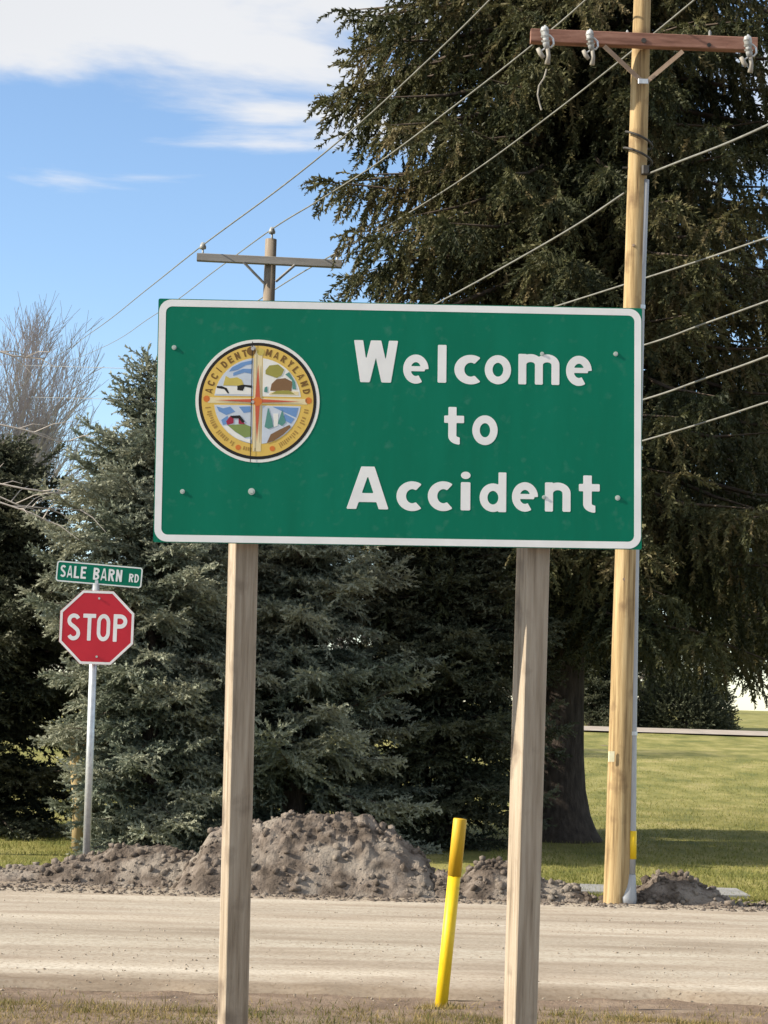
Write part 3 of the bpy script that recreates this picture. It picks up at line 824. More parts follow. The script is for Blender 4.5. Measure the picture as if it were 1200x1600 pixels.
# lower right: pines, waterfall, brown hill
elayer('blue_water_sky', [sp([(.24, -.09), (.66, -.10), (.62, -.26), (.44, -.18)]), sp([(.44, -.20), (.60, -.28), (.54, -.36), (.42, -.30)])], 's_blue', 3)
elayer('pine_trees', [sp([(.12, -.42), (.17, -.10), (.24, -.30), (.26, -.42), (.18, -.45)]), sp([(.33, -.36), (.40, -.14), (.46, -.34), (.40, -.40)])], 's_teal', 4)
elayer('waterfall', [sp([(.26, -.20), (.34, -.20), (.33, -.40), (.27, -.42)])], 's_white', 3)
elayer('brown_hill', [sp([(.16, -.68), (.22, -.54), (.36, -.46), (.52, -.38), (.54, -.42), (.42, -.54), (.28, -.64)])], 's_brown', 4)
# cross
elayer('cross_field', [sp([(-.80, -.045), (.80, -.045), (.80, .045), (-.80, .045)]), sp([(-.065, .045), (.065, .045), (.065, .82), (-.065, .82)]), sp([(-.065, -.82), (.065, -.82), (.065, -.045), (-.065, -.045)])], 's_cream', 2)
elayer('cross', [sp([(-.68, 0), (-.04, -.028), (0, -.66), (.04, -.028), (.68, 0), (.04, .03), (0, .60), (-.04, .03)])], 's_red', 6)
elayer('cross_centre', [circ(0, -.01, .075, 16)], 's_orange', 7)
elayer('flowers', [circ(-.82, .02, .055, 9), circ(.82, .02, .055, 9), circ(-.30, -.76, .045, 9), circ(.25, -.77, .045, 9)], 's_orange', 2)
elayer('gold_spot', [circ(.035, .80, .06, 14)], 's_gold', 3)
elayer('dark_flower', [circ(-.115, .81, .075, 10)], 's_ink', 3)
def ring_text(txt, a0, a1, r, hgt, w, name):
    n = len(txt)
    for i, ch in enumerate(txt):
        if ch == ' ': continue
        a = R(a0 + (a1 - a0) * i / (n - 1))
        d = Vector((math.cos(a), math.sin(a))); tt = Vector((math.sin(a), -math.cos(a)))
        def tofn(x, y, dep, d=d, tt=tt):
            p = d * (r + y) + tt * x
            q = eq(p.x, p.y); return SF(q[0], q[1], dep)
        mb = MB()
        ww = hgt * (0.16 if ch == 'I' else 0.66 if ch != 'M' else .8)
        add_glyph(mb, ch, w, (-ww / 2, ww / 2, 0, hgt), tofn, 0.0014, 0.0019)
        mb.build(name, M['s_ink'], seal)
ring_text('ACCIDENT', 169, 106, .745, .115, .19, 'letter')
ring_text('MARYLAND', 78, 12, .745, .115, .19, 'letter')
mb = MB(); rr_ = random.Random(8)      # the small lower line is too blurred to read: short worn strokes
for seg in ((188, 242), (254, 276), (297, 352)):
    a = seg[0]
    while a < seg[1]:
        wd = rr_.uniform(1.0, 2.2); r0 = .765; r1 = .765 + rr_.uniform(.045, .085)
        if rr_.random() < .85:
            q = [(r0 * math.cos(R(a)), r0 * math.sin(R(a))), (r1 * math.cos(R(a)), r1 * math.sin(R(a))), (r1 * math.cos(R(a + wd)), r1 * math.sin(R(a + wd))), (r0 * math.cos(R(a + wd)), r0 * math.sin(R(a + wd)))]
            mb.prism([[eq(*p) for p in q]], SF, 0.0014, 0.0018)
        a += wd + rr_.uniform(.9, 1.6)
tag(mb.build('worn_small_print', M['s_tan'], seal), kind='stuff')
mb = MB(); q0 = SF.px(394.5, 534); q1 = SF.px(396.5, 722)
mb.prism([[(q0[0] - .0012, q1[1]), (q0[0] + .0016, q1[1]), (q0[0] + .0016, q0[1]), (q0[0] - .0012, q0[1])]], SF, 0.0040, 0.0044)
mb.build('seam', M['s_black'], seal)
# posts
yawp = R(15.5)
pu = Vector((math.cos(yawp), math.sin(yawp), 0)); pn = Vector((-math.sin(yawp), math.cos(yawp), 0))
for (xt, yt), (xb, yb) in (((380, 860), (363.5, 1600)), ((833, 866), (812.5, 1600))):
    Yp = 8.02 if xt < 600 else 8.04
    a = at(xt, yt, Yp); b = at(xb, yb, Yp)
    d = (a - b).normalized()
    top = a + d * ((SF.c.z + 0.36 - a.z) / d.z); bot = b - d * ((b.z + 0.45) / d.z)
    ux = (pu - d * pu.dot(d)).normalized(); uy = d.cross(ux)
    mb = MB(); mb.box((top + bot) / 2, ux, uy, d, 0.090, 0.132, (top - bot).length, 0.004)
    mb.build('post', M['post'], wroot)

# ------------------------------------------------------------------ stop sign with street name plate
YS = 18.5
sb, st_ = ground_at(134, 1362), at(150.5, 905, YS)
YSb = sb.y
sroot = thing('stop_sign', (at(134, 1345, YS).x, YS, 0), 'red stop sign with green street name plate on a grey steel pole', 'road sign')
p0 = at(134.0, 1372, YS); p0.z = -0.3; p1 = at(150.0, 912, YS)
mb = MB(); mb.tube([p0, p1], 0.0335, 12); mb.build('pole', M['galv'], sroot, True)
c = at(151.2, 980.5, YS - 0.055)
OF = Frame(c, R(5), R(-0.2))
oR = 57.5 * (YS - 0.055) / FPX / math.cos(PI / 8)
def octo(r): return [(r * math.cos(PI / 8 + PI / 4 * i), r * math.sin(PI / 8 + PI / 4 * i)) for i in range(8)]
mb = MB(); mb.prism([octo(oR)], OF, -0.003, 0.0); oct_ = mb.build('stop_panel', M['stop_red'], sroot)
mb = MB(); mb.prism([octo(oR * .995), octo(oR * 0.93)[::-1]], OF, 0.0, 0.0012); mb.build('border', M['sign_white'], oct_)
for ch, xa, xb, yt, yb in (('S', 105, 125.5, 958.5, 1000.5), ('T', 129.5, 149.5, 959, 1001), ('O', 151.5, 172, 959.5, 1002), ('P', 177, 198.5, 960, 1003)):
    l0 = OF.px((xa + xb) / 2, yb); l1 = OF.px((xa + xb) / 2, yt)
    mb = MB(); add_glyph(mb, ch, 0.15, (OF.px(xa, 980)[0], OF.px(xb, 980)[0], l0[1], l1[1]), OF, 0.0, 0.0008); mb.build('letter', M['sign_white'], oct_)
for x, y in ((155, 935), (151, 1026)):
    q = OF.px(x, y); mb = MB(); mb.prism([circ(q[0], q[1], .010, 8)], OF, 0.0, .008); mb.build('bolt', M['bolt'], oct_)
mb = MB(); mb.box(at(151, 915, YS), X, Y_, Z, .03, .05, .09, .004); mb.build('bracket', M['galv'], sroot)
NF = Frame(at(155.2, 897.5, YS - 0.02), R(6), R(-3.0))
nw, nh = 134 * YS / FPX, 33 * YS / FPX
mb = MB(); mb.prism([rrect(-nw / 2, -nh / 2, nw / 2, nh / 2, .025, 5)], NF, -.004, 0); npl = mb.build('street_name_plate', M['sign_green'], sroot)
mb = MB(); mb.prism([rrect(-nw / 2 + .002, -nh / 2 + .002, nw / 2 - .002, nh / 2 - .002, .025, 5), rrect(-nw / 2 + .013, -nh / 2 + .013, nw / 2 - .013, nh / 2 - .013, .016, 5)[::-1]], NF, 0, .001)
mb.build('border', M['sign_white'], npl)
def plate_word(w, xa, xb, v0, v1):
    n = len(w); adv = (xb - xa) / n
    for i, ch in enumerate(w):
        x0 = xa + adv * i; mb = MB()
        add_glyph(mb, ch, .17, (x0 + adv * .08, x0 + adv * .88, v0, v1), NF, 0, .0012); mb.build('letter', M['sign_white'], npl)
uu = lambda px: (px - 155.2) * YS / FPX
plate_word('SALE', uu(94), uu(136), -nh * .27, nh * .30)
plate_word('BARN', uu(145), uu(192), -nh * .27, nh * .30)
plate_word('RD', uu(201), uu(218), -nh * .24, nh * .16)

# ------------------------------------------------------------------ yellow marker post
yb_ = ground_at(689.5, 1570); yt_ = at(719, 1279, yb_.y)
yroot = thing('marker_post', yb_, 'leaning bright yellow plastic marker post beside the road', 'marker post')
d = (yt_ - yb_); dn = d.normalized()
mb = MB(); mb.tube([yb_ - dn * 0.15, yb_ + d * 0.70], 0.034, 16); mb.build('sleeve', M['yellow'], yroot, True)
mb = MB(); mb.tube([yb_ + d * 0.69, yb_ + d * 0.995, yb_ + d], [0.0365, 0.0365, 0.033], 16); mb.build('cap_tube', M['yellow_old'], yroot, True)

# ------------------------------------------------------------------ utility poles
YP = 17.45
b0 = at(963.5, 1412, YP); t0 = at(1003.5, 0, YP)
pd = (t0 - b0) / (t0.z - b0.z)
def pole_pt(z): return b0 + pd * (z - b0.z)
proot = thing('utility_pole', (b0.x, b0.y, 0), 'tall tan wooden utility pole with red brown crossarm and grey conduit', 'utility pole')
mb = MB()
zs = [-0.4 + 10.4 * i / 24 for i in range(25)]
mb.tube([pole_pt(z) for z in zs], [0.112 - 0.0021 * i + 0.0012 * math.sin(i * 2.3) for i in range(25)], 22)
mb.build('pole', M['pole'], proot, True)
ac0, ac1 = at(829, 57, YP - 0.17), at(1182, 71, YP - 0.13)
au = (ac1 - ac0).normalized(); an = Vector((0, -1, 0)); an = (an - au * an.dot(au)).normalized(); av = an.cross(au) * -1
if av.z < 0: av = -av
arm = MB(); arm.box((ac0 + ac1) / 2, an, av, au, 0.095, 0.112, (ac1 - ac0).length, .006); arm = arm.build('crossarm', M['arm_red'], proot)
for xa, ya in ((944, 72), (1067, 80)):
    q = at(xa, ya, YP - 0.20); e = at(1004 if xa < 1000 else 1010, 128, YP - 0.125)
    mb = MB(); dd = (e - q).normalized(); s_ = dd.cross(Y_).normalized()
    mb.box((q + e) / 2, s_, dd.cross(s_), dd, .036, .012, (e - q).length); mb.build('brace', M['brace'], proot)
mb = MB(); mb.box(at(1005, 127, YP - .137), X, Y_, Z, .085, .012, .04, .004); mb.build('brace_plate', M['galv'], proot)
mb = MB(); q = at(1006, 63, YP - .205); mb.tube([q, q + Y_ * .03], .022, 8); mb.build('bolt', M['blackish'], proot)
mb = MB(); q = at(1108, 70, YP - .195); mb.tube([q, q + Y_ * .03], .018, 8); mb.build('bolt', M['blackish'], proot)
# fused cutouts hanging on the crossarm
def cutout(x, y, s=1.0):
    """porcelain body, bracket and hinged fuse tube, hung from the arm at photo pixel (x, y)"""
    Yc = YP - 0.27
    P = lambda dx, dy: at(x + dx * s, y + dy * s, Yc)
    k = Yc / FPX * s * .85
    mb = MB()
    pts = [P(-6, -26), P(-6, -20), P(-5, -12), P(-4, -4), P(-3, 6), P(-2, 14)]
    mb.tube(pts, [8 * k, 10 * k, 9 * k, 7 * k, 8 * k, 6 * k], 10)
    body = mb.build('insulator', M['porcelain'], proot, True)
    mb = MB(); mb.tube([P(-5, -30), P(-5, -24)], [2 * k, 6 * k], 8)
    mb.build('cap', M['galv'], body)
    for j in range(3):
        mb = MB(); mb.tube([P(-6 + j, -18 + 9 * j), P(-6 + j, -15 + 9 * j)], [11 * k, 8.5 * k], 10); mb.build('shed', M['porcelain'], body)
    mb = MB(); mb.tube([P(-4, -12), P(4, -10), P(10, -4), P(11, 6), P(6, 12), P(-2, 12)], 2.6 * k, 6); mb.build('bracket', M['galv'], body)
    mb = MB(); mb.tube([P(-1, 10), P(1, 28), P(-1, 44)], [5 * k, 5 * k, 6.5 * k], 8); mb.build('fuse_tube', M['fuse'], proot, True)
    mb = MB(); mb.tube([P(-19, 14), P(-14, 24), P(-8, 32)], [5 * k, 6 * k, 5 * k], 8); mb.build('arc_chute', M['fuse'], proot, True)
    mb = MB(); mb.tube([P(-14, 20), P(-2, 12)], 2 * k, 6); mb.build('hinge', M['galv'], proot)
cutout(856, 64, .82); cutout(926, 68, .76); cutout(1173, 78, .80)
mb = MB(); mb.tube([at(854, 108, YP - .27), at(850, 122, YP - .27), at(842, 134, YP - .26), at(840, 148, YP - .26), at(843, 162, YP - .25), at(846, 172, YP - .25)], .0065, 6)
mb.build('loose_lead', M['fuse'], proot)
for xt, yt in ((980, 56), (1109, 56)):
    mb = MB(); q = at(xt, yt, YP - .15); mb.tube([q - Z * .03, q + Z * .035, q + Z * .05], [.010, .012, .004], 8); mb.build('pin', M['porcelain'], proot)
# dark cable strapped round the pole
mb = MB(); pts = []
for i in range(33):
    t = i / 32; a = R(200 + 640 * t)
    zc = at(990, 258 - 45 * (1 - t), YP).z
    p = pole_pt(zc); rr = .118
    pts.append(p + Vector((rr * math.cos(a), rr * math.sin(a), -.03 * math.cos(a))))
mb.tube(pts, .010, 6); mb.build('cable_strap', M['blackish'], proot, True)
mb = MB(); q = at(1008, 266, YP - .1); mb.box(q, X, Y_, Z, .06, .07, .07, .012); mb.build('clamp', M['blackish'], proot)
mb = MB(); mb.tube([at(973, 262, YP), at(1012, 264, YP)], .009, 8); mb.build('through_bolt', M['blackish'], proot)
# conduit down the right side
zt = at(1008, 283, YP - .02).z
cpts = []
for xx, yy in ((1008, 281), (1003, 420), (1001, 480), (992.5, 860), (990.5, 1000), (988.5, 1150), (987.5, 1300), (986, 1372)):
    cpts.append(at(xx, yy, YP - .03))
mb = MB(); mb.tube(cpts, .034, 12); cond = mb.build('conduit', M['conduit'], proot, True)
mb = MB(); mb.tube([at(986, 1366, YP - .03), at(984.5, 1380, YP - .03), at(979, 1402, YP - .03), at(978, 1420, YP - .03)], [.038, .05, .085, .08], 12); mb.build('conduit_boot', M['conduit'], proot, True)
mb = MB(); mb.tube([at(988, 1298, YP - .03), at(987.4, 1342, YP - .03)], .0365, 12); mb.build('yellow_band', M['yellow'], proot, True)
for yy in (700, 1146, 480):
    xx = np.interp(yy, [281, 480, 860, 1000, 1150, 1300], [1008, 1001, 992.5, 990.5, 988.5, 987.5])
    mb = MB(); mb.tube([at(xx, yy - 3, YP - .03), at(xx, yy + 3, YP - .03)], .040, 12); mb.build('conduit_strap', M['galv'], proot)
mb = MB(); q = at(955.5, 1182, YP - .105); mb.box(q, X, Y_, Z, .05, .008, .085, .004); mb.build('pole_tag', M['white_tag'], proot)
for x, y in ((990, 383), (975, 905), (968, 1230), (981, 640)):
    mb = MB(); q = at(x, y, YP - .095); mb.tube([q, q + Y_ * .02], .012, 7); mb.build('knot', M['brace'], proot)

YB = 27.0
bb, bt = at(436, 1300, YB), at(423.5, 374, YB)
bx = bt.x - (bt.z) * 0.004
broot = thing('utility_pole', (bx, YB, 0), 'distant weathered utility pole with grey crossarm above the top of the green sign', 'utility pole')
mb = MB(); mb.tube([(bx, YB, -.4), (bt.x, YB, bt.z)], [.10, .074], 14); mb.build('pole', M['old_pole'], broot, True)
q0, q1 = at(308, 402, YB - .10), at(534, 413, YB - .10)
dd = (q1 - q0).normalized()
mb = MB(); mb.box((q0 + q1) / 2, Y_, dd.cross(Y_), dd, .09, .10, (q1 - q0).length, .006); mb.build('crossarm', M['arm_grey'], broot)
for xa, ya, xb, yb in ((381, 410, 413, 443), (461, 414, 431, 440)):
    q, e = at(xa, ya, YB - .15), at(xb, yb, YB - .09)
    mb = MB(); mb.tube([q, e], .017, 6); mb.build('brace', M['arm_grey'], broot)
def small_ins(x, y):
    P = lambda dx, dy: at(x + dx, y + dy, YB - .06); k = YB / FPX
    mb = MB(); mb.tube([P(0, 14), P(0, 4)], 1.6 * k, 6); mb.tube([P(0, 4), P(0, 1), P(0, -3), P(0, -6)], [5 * k, 5.5 * k, 4 * k, 2.5 * k], 10)
    mb.build('insulator', M['porcelain'], broot, True)
small_ins(317, 385); small_ins(425, 361); small_ins(527, 396)

# ------------------------------------------------------------------ power lines
def line(label, pts, r, m, group=None, n=12):
    """pts: (photo x, photo y, metres ahead); smooth curve through them"""
    P = [at(*p) for p in pts]
    out = []
    for i in range(len(P) - 1):
        a = P[i - 1] if i > 0 else P[i] * 2 - P[i + 1]; b, c2 = P[i], P[i + 1]
        d_ = P[i + 2] if i + 2 < len(P) else P[i + 1] * 2 - P[i]
        for k in range(n):
            t = k / n
            out.append(0.5 * ((2 * b) + (c2 - a) * t + (2 * a - 5 * b + 4 * c2 - d_) * t * t + (3 * b - a - 3 * c2 + d_) * t ** 3))
    out.append(P[-1])
    mb = MB(); mb.tube(out, r, 6)
    o = mb.build('power_line', m, None, True)
    return tag(o, label, 'power line', group)
GP = 'overhead wires'
inv = lambda f, a, b: 1 / ((1 - f) / a + f / b)
def hang(x0, y0, Y0, x1, y1, Y1, mids, pre=None, post=None):
    pts = [pre] if pre else []
    pts.append((x0, y0, Y0))
    for x, y in mids: pts.append((x, y, inv((x0 - x) / (x0 - x1), Y0, Y1)))
    pts.append((x1, y1, Y1))
    if post: pts += post
    return pts
line('uppermost overhead wire, ending at the left insulator of the distant pole', hang(765, 0, 18.2, 317, 383, 27, [(650, 112), (550, 203), (440, 292)], (890, -140, 16.6), [(230, 452, 36), (145, 518, 52), (60, 572, 85), (-60, 628, 140)]), .0088, M['wire'], GP)
line('overhead wire ending on top of the distant pole', hang(915, 0, 18.0, 425, 358, 27, [(830, 72), (720, 158), (600, 248), (500, 312)], (1060, -140, 16.6), [(340, 420, 35), (240, 493, 50), (130, 556, 85), (-40, 620, 150)]), .0088, M['wire'], GP)
line('overhead wire passing behind the tan pole above its crossarm brace', hang(1085, 0, 18.0, 527, 394, 27, [(985, 82), (860, 180), (740, 268), (620, 344)], (1240, -130, 16.6), [(430, 452, 31), (330, 520, 40)]), .0088, M['wire'], GP)
line('thick wire leaving the tan pole leftward at the cable strap', hang(975, 302, 17.5, 440, 596, 27, [(900, 352), (800, 410), (690, 470), (560, 536)]), .0088, M['wire'], GP)
line('thick wire rising right from the clamp beside the cable strap', [(1012, 272, 17.42), (1060, 253, 16.6), (1130, 226, 15.5), (1200, 195, 14.5), (1330, 132, 13)], .0088, M['wire'], GP)
line('wire right of the tan pole, first below the clamp', hang(1330, 330, 15.6, 440, 610, 27, [(1200, 371), (1100, 405), (1000, 437), (800, 500), (600, 560)]), .0080, M['wire'], GP)
line('wire right of the tan pole, second below the clamp', hang(1330, 422, 15.6, 440, 660, 27, [(1200, 470), (1100, 506), (1000, 541), (800, 594), (600, 632)]), .008, M['wire'], GP)
line('wire right of the sign edge, third below the clamp', hang(1330, 500, 15.6, 440, 730, 27, [(1200, 556), (1100, 592), (1000, 626), (800, 680), (600, 715)]), .0088, M['wire'], GP)
line('lowest wire right of the sign edge', hang(1330, 588, 15.6, 440, 800, 27, [(1200, 628), (1120, 654), (1000, 690), (800, 745), (600, 780)]), .0080, M['wire'], GP)
line('upper of two thin level wires left of the green sign', [(428, 585, 27), (330, 580, 29), (240, 577, 32), (110, 573, 40), (-60, 568, 60)], .006, M['wire_dark'], GP)
line('lower of two thin level wires left of the green sign', [(428, 632, 27), (330, 628, 29), (240, 625, 32), (110, 622, 40), (-60, 618, 60)], .006, M['wire_dark'], GP)

# ------------------------------------------------------------------ trees
def twig_template(seed, nb=11, wide=0.115, blen=0.27):
    r = np.random.default_rng(seed)
    V = []; F = []
    for i in range(nb):
        t = 0.02 + 0.95 * i / nb; a = r.uniform(0, 2 * PI) if i % 2 else i * 2.4
        rad = np.array([0, math.cos(a), math.sin(a)]); tan = np.array([0, -math.sin(a), math.cos(a)])
        ang = R(r.uniform(32, 58)); l = blen * r.uniform(.75, 1.2) * (1 - .35 * t)
        d = np.array([math.cos(ang), 0, 0]) + rad * math.sin(ang)
        b = np.array([t, 0, 0]); k = len(V)
        V += [b - np.array([wide, 0, 0]) * .6 - tan * wide * .35, b + np.array([wide, 0, 0]) * .6 + tan * wide * .35, b + d * l]
        F.append((k, k + 1, k + 2))
    for tz in (0,):
        k = len(V); w = np.array([0, .02, .02])
        V += [-w, w, np.array([1.06, 0, 0])]; F.append((k, k + 1, k + 2))
    return np.array(V), np.array(F)
TEMPL_BLUE = [twig_template(s, 11, .15, .31) for s in range(4)]
TEMPL_NORWAY = [twig_template(s + 9, 12, .15, .34) for s in range(4)]
def foliage(name, m, parent, pos, dirs, lens, tint, seed=0):
    TEMPL = TEMPL_NORWAY if m is M['norway'] else TEMPL_BLUE
    r = np.random.default_rng(seed)
    pos = np.array(pos); d = np.array(dirs); d /= np.linalg.norm(d, axis=1)[:, None] + 1e-9
    L = np.array(lens); tint = np.array(tint); n = len(pos)
    up = r.normal(size=(n, 3)); a = np.cross(d, up); a /= np.linalg.norm(a, axis=1)[:, None] + 1e-9
    b = np.cross(d, a)
    which = r.integers(0, len(TEMPL), n)
    Vs = []; Fs = []; Ts = []; off = 0
    for k, (tv, tf) in enumerate(TEMPL):
        s = which == k; c = int(s.sum())
        if not c: continue
        fr = np.stack([d[s], a[s], b[s]], 1)                        # c,3(axis),3
        v = np.einsum('vi,cij->cvj', tv, fr) * L[s][:, None, None] + pos[s][:, None]
        f = tf[None] + (np.arange(c) * len(tv))[:, None, None] + off
        off += c * len(tv)
        Vs.append(v.reshape(-1, 3)); Fs.append(f.reshape(-1, 3)); Ts.append(np.repeat(tint[s], len(tf)))
    return np_mesh(name, np.concatenate(Vs), np.concatenate(Fs), m, parent, np.concatenate(Ts))

def conifer(label, cat, base, top, rad, style, m, seed, z0=0.2, dz=0.2, per=8, step=0.075, twig=0.19, trunk_r=0.12, flare=1.0, group=None,
            dens=1.0, name='spruce_tree', lim=None, keep=None):
    """base/top: trunk ends; rad(z): crown radius at height z above the base"""
    r = random.Random(seed)
    base = Vector(base); top = Vector(top); H = (top - base).length
    root = thing(name, base, label, cat, group)
    ax = lambda z: base + (top - base) * (z / H)
    mb = MB(); n = 14
    zz = [-0.3, 0.0, .12, .3, .6, 1.0, 1.6] + [1.6 + (H - 1.6) * i / n for i in range(1, n + 1)]
    rr = [trunk_r * max(.03, 1 - max(z, 0) / H) ** .9 * (1 + flare * math.exp(-max(z, 0) / (trunk_r * 1.1))) for z in zz]
    mb.tube([ax(z) for z in zz], rr, 16); mb.build('trunk', M['bark'], root, True)
    limbs = MB(); pos = []; dirs = []; lens = []; tint = []
    def tw(p, d, l, t):
        pos.append((p.x, p.y, p.z)); dirs.append((d.x, d.y, d.z)); lens.append(l); tint.append(t)
    z = z0
    while z < H - 0.05:
        k = per if lim is None or z < lim else max(4, per // 2)
        ph = r.uniform(0, 2 * PI)
        for i in range(k):
            if keep is not None and r.random() > keep(z): continue
            az = ph + 2 * PI * (i + r.uniform(-.3, .3)) / k
            zz_ = z + r.uniform(-.5, .5) * dz * (.45 if style == 'blue' else 1)
            L = rad(max(zz_, 0.01)) * (r.uniform(.74, 1.12) if style == 'blue' else r.uniform(.86, 1.05))
            if L < 0.08: L = 0.08
            out = Vector((math.cos(az), math.sin(az), 0)); side = Vector((-out.y, out.x, 0))
            hf = zz_ / H
            bend = r.uniform(-.25, .25)
            if style == 'blue':
                e0, e1, e2 = .12 + .75 * hf + r.uniform(-.22, .25), -.50 + r.uniform(-.25, .1), .32
            else:
                e0, e1, e2 = -.02 + .4 * max(0, hf - .4), -.62 + r.uniform(-.15, .1), .42 + r.uniform(0, .1)
            o = ax(zz_)
            cur = lambda t: o + out * (L * t) + side * (L * bend * t * t) + Z * (L * (e0 * t + e1 * t * t + e2 * t ** 3))
            bt_ = r.uniform(-.17, .17)
            limbs.tube([cur(0), cur(.35), cur(.7), cur(1)], [max(.006, L * .016), L * .012, L * .007, .003], 4, False)
            ns = max(3, int(L / step))
            for s_ in range(ns + 1):
                t = .06 + .94 * s_ / ns
                p = cur(t); tg = (cur(min(1, t + .03)) - cur(t - .03)).normalized()
                if s_ == ns:
                    tw(p, tg, twig * 1.1, bt_ + .05)
                for sg in (-1, 1):
                    if r.random() > dens: continue
                    if style == 'blue':
                        ls = min(.55, .42 * L * (1.08 - t) + .14) * r.uniform(.7, 1.15) * min(1, .3 + L * 1.2)
                        d = (tg * r.uniform(.5, .9) + side * sg * r.uniform(.6, 1.0) + Z * r.uniform(-.65, .35)).normalized()
                        g = -.12
                    else:
                        ls = min(.85, .36 * L * (1.1 - t) + .34) * r.uniform(.6, 1.25)
                        d = (tg * r.uniform(.1, .7) + side * sg * r.uniform(.25, 1.0) + Z * r.uniform(-1.15, .05)).normalized()
                        g = -.40
                    q = p.copy(); left = ls
                    while left > .05:
                        l = min(twig, left + .04) * r.uniform(.85, 1.15)
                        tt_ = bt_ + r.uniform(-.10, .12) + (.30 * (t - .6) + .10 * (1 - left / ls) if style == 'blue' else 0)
                        if style != 'blue' and d.z < -.75 and r.random() < .12: tt_ += .24
                        tw(q, d, l, tt_)
                        if style == 'blue':
                            for k2 in (-1, 1):
                                if left > .12 and r.random() < .85:
                                    tw(q + d * l * r.uniform(.2, .6), (d + d.cross(Z) * k2 * .9 + Z * r.uniform(-.6, .7)).normalized(), l * r.uniform(.6, .95), tt_ + .03)
                        elif r.random() < .75:
                            tw(q + d * l * .4, (d + side * r.choice((-1, 1)) * .7 + tg * r.uniform(-.3, .5)).normalized(), l * .8, tt_)
                        q = q + d * l * .85; left -= l * .85
                        d = (d + Z * g * r.uniform(.5, 1.3) + Vector((r.uniform(-.2, .2), r.uniform(-.2, .2), 0))).normalized()
        z += dz * r.uniform(.8, 1.2) * (1 - .6 * z / H if style == 'blue' else 1)
    tw(ax(H - .1), Z, twig * 1.4, 0)
    tag(limbs.build('limbs', M['limb'], root, True), kind='stuff')
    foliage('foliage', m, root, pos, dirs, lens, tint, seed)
    return root, len(pos)

# big norway spruce behind the sign and the tan pole
YT = 25.6
nb = at(868, 1311, YT); nb.z = 0
ntop = Vector((nb.x + 0.25, nb.y, 21.0))
def rn(z): return np.interp(z, [0, 2.0, 3.4, 5, 8, 11, 15, 21], [0, 2.6, 3.2, 3.25, 2.95, 3.15, 2.1, .1])
_, c1 = conifer('huge dark spruce with drooping branches rising out of the top of the picture', 'tree', nb, ntop, rn, 'norway', M['norway'], 21, z0=3.1, dz=.35, per=9, step=.115, twig=.23, trunk_r=.31, flare=.85, lim=10.8, keep=lambda z: .30 if z > 12 else 1)
# second one at the right behind
eb = at(1268, 1300, 31); eb.z = terrain(eb.x, 31)
def re_(z): return np.interp(z, [0, 1.5, 3, 6, 9, 10], [0, 2.6, 2.8, 2.1, .8, .1])
_, c2 = conifer('dark drooping spruce at the right edge behind the tan pole', 'tree', eb, eb + Z * 8.6, re_, 'norway', M['norway'], 33, z0=2.9, dz=.38, per=7, step=.14, twig=.27, trunk_r=.2)
# blue spruces
def cone(Rm, H, sk=.08, pw=.85):
    return lambda z: Rm * (min(1, .75 + z / (sk * H) * .25) if z < sk * H else max(.02, 1 - (z - sk * H) / (H * (1 - sk))) ** pw)
ab = at(236, 1335, 22.0); ab.z = 0; atop = at(231, 556, 22.0)
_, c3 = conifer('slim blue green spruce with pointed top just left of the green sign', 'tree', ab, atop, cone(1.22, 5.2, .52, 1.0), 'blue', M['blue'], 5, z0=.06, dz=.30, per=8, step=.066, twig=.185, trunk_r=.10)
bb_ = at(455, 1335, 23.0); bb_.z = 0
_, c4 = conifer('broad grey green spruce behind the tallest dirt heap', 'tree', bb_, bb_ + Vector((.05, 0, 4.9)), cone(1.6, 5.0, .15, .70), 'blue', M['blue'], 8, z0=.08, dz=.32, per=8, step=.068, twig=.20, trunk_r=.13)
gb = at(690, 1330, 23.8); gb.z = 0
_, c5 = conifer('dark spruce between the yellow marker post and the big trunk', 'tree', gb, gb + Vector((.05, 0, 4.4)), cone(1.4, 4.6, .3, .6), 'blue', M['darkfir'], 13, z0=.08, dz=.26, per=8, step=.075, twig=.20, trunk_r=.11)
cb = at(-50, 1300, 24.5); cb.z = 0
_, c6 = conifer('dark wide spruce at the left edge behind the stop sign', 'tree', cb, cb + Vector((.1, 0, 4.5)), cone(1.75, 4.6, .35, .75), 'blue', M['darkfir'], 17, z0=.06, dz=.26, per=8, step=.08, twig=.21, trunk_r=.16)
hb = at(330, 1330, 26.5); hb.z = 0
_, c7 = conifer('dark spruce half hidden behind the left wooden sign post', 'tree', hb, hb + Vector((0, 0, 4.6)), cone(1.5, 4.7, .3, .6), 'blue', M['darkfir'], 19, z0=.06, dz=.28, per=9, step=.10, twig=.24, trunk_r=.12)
kb2 = at(932, 1140, 64); kb2.z = terrain(kb2.x, 64)
conifer('low dark spruce far back on the lawn between the big trunk and the tan pole', 'tree', kb2, kb2 + Z * 4.6, cone(1.5, 4.7, .3, .6), 'blue', M['darkfir'], 41, z0=.25, dz=.3, per=8, step=.13, twig=.3, trunk_r=.14)

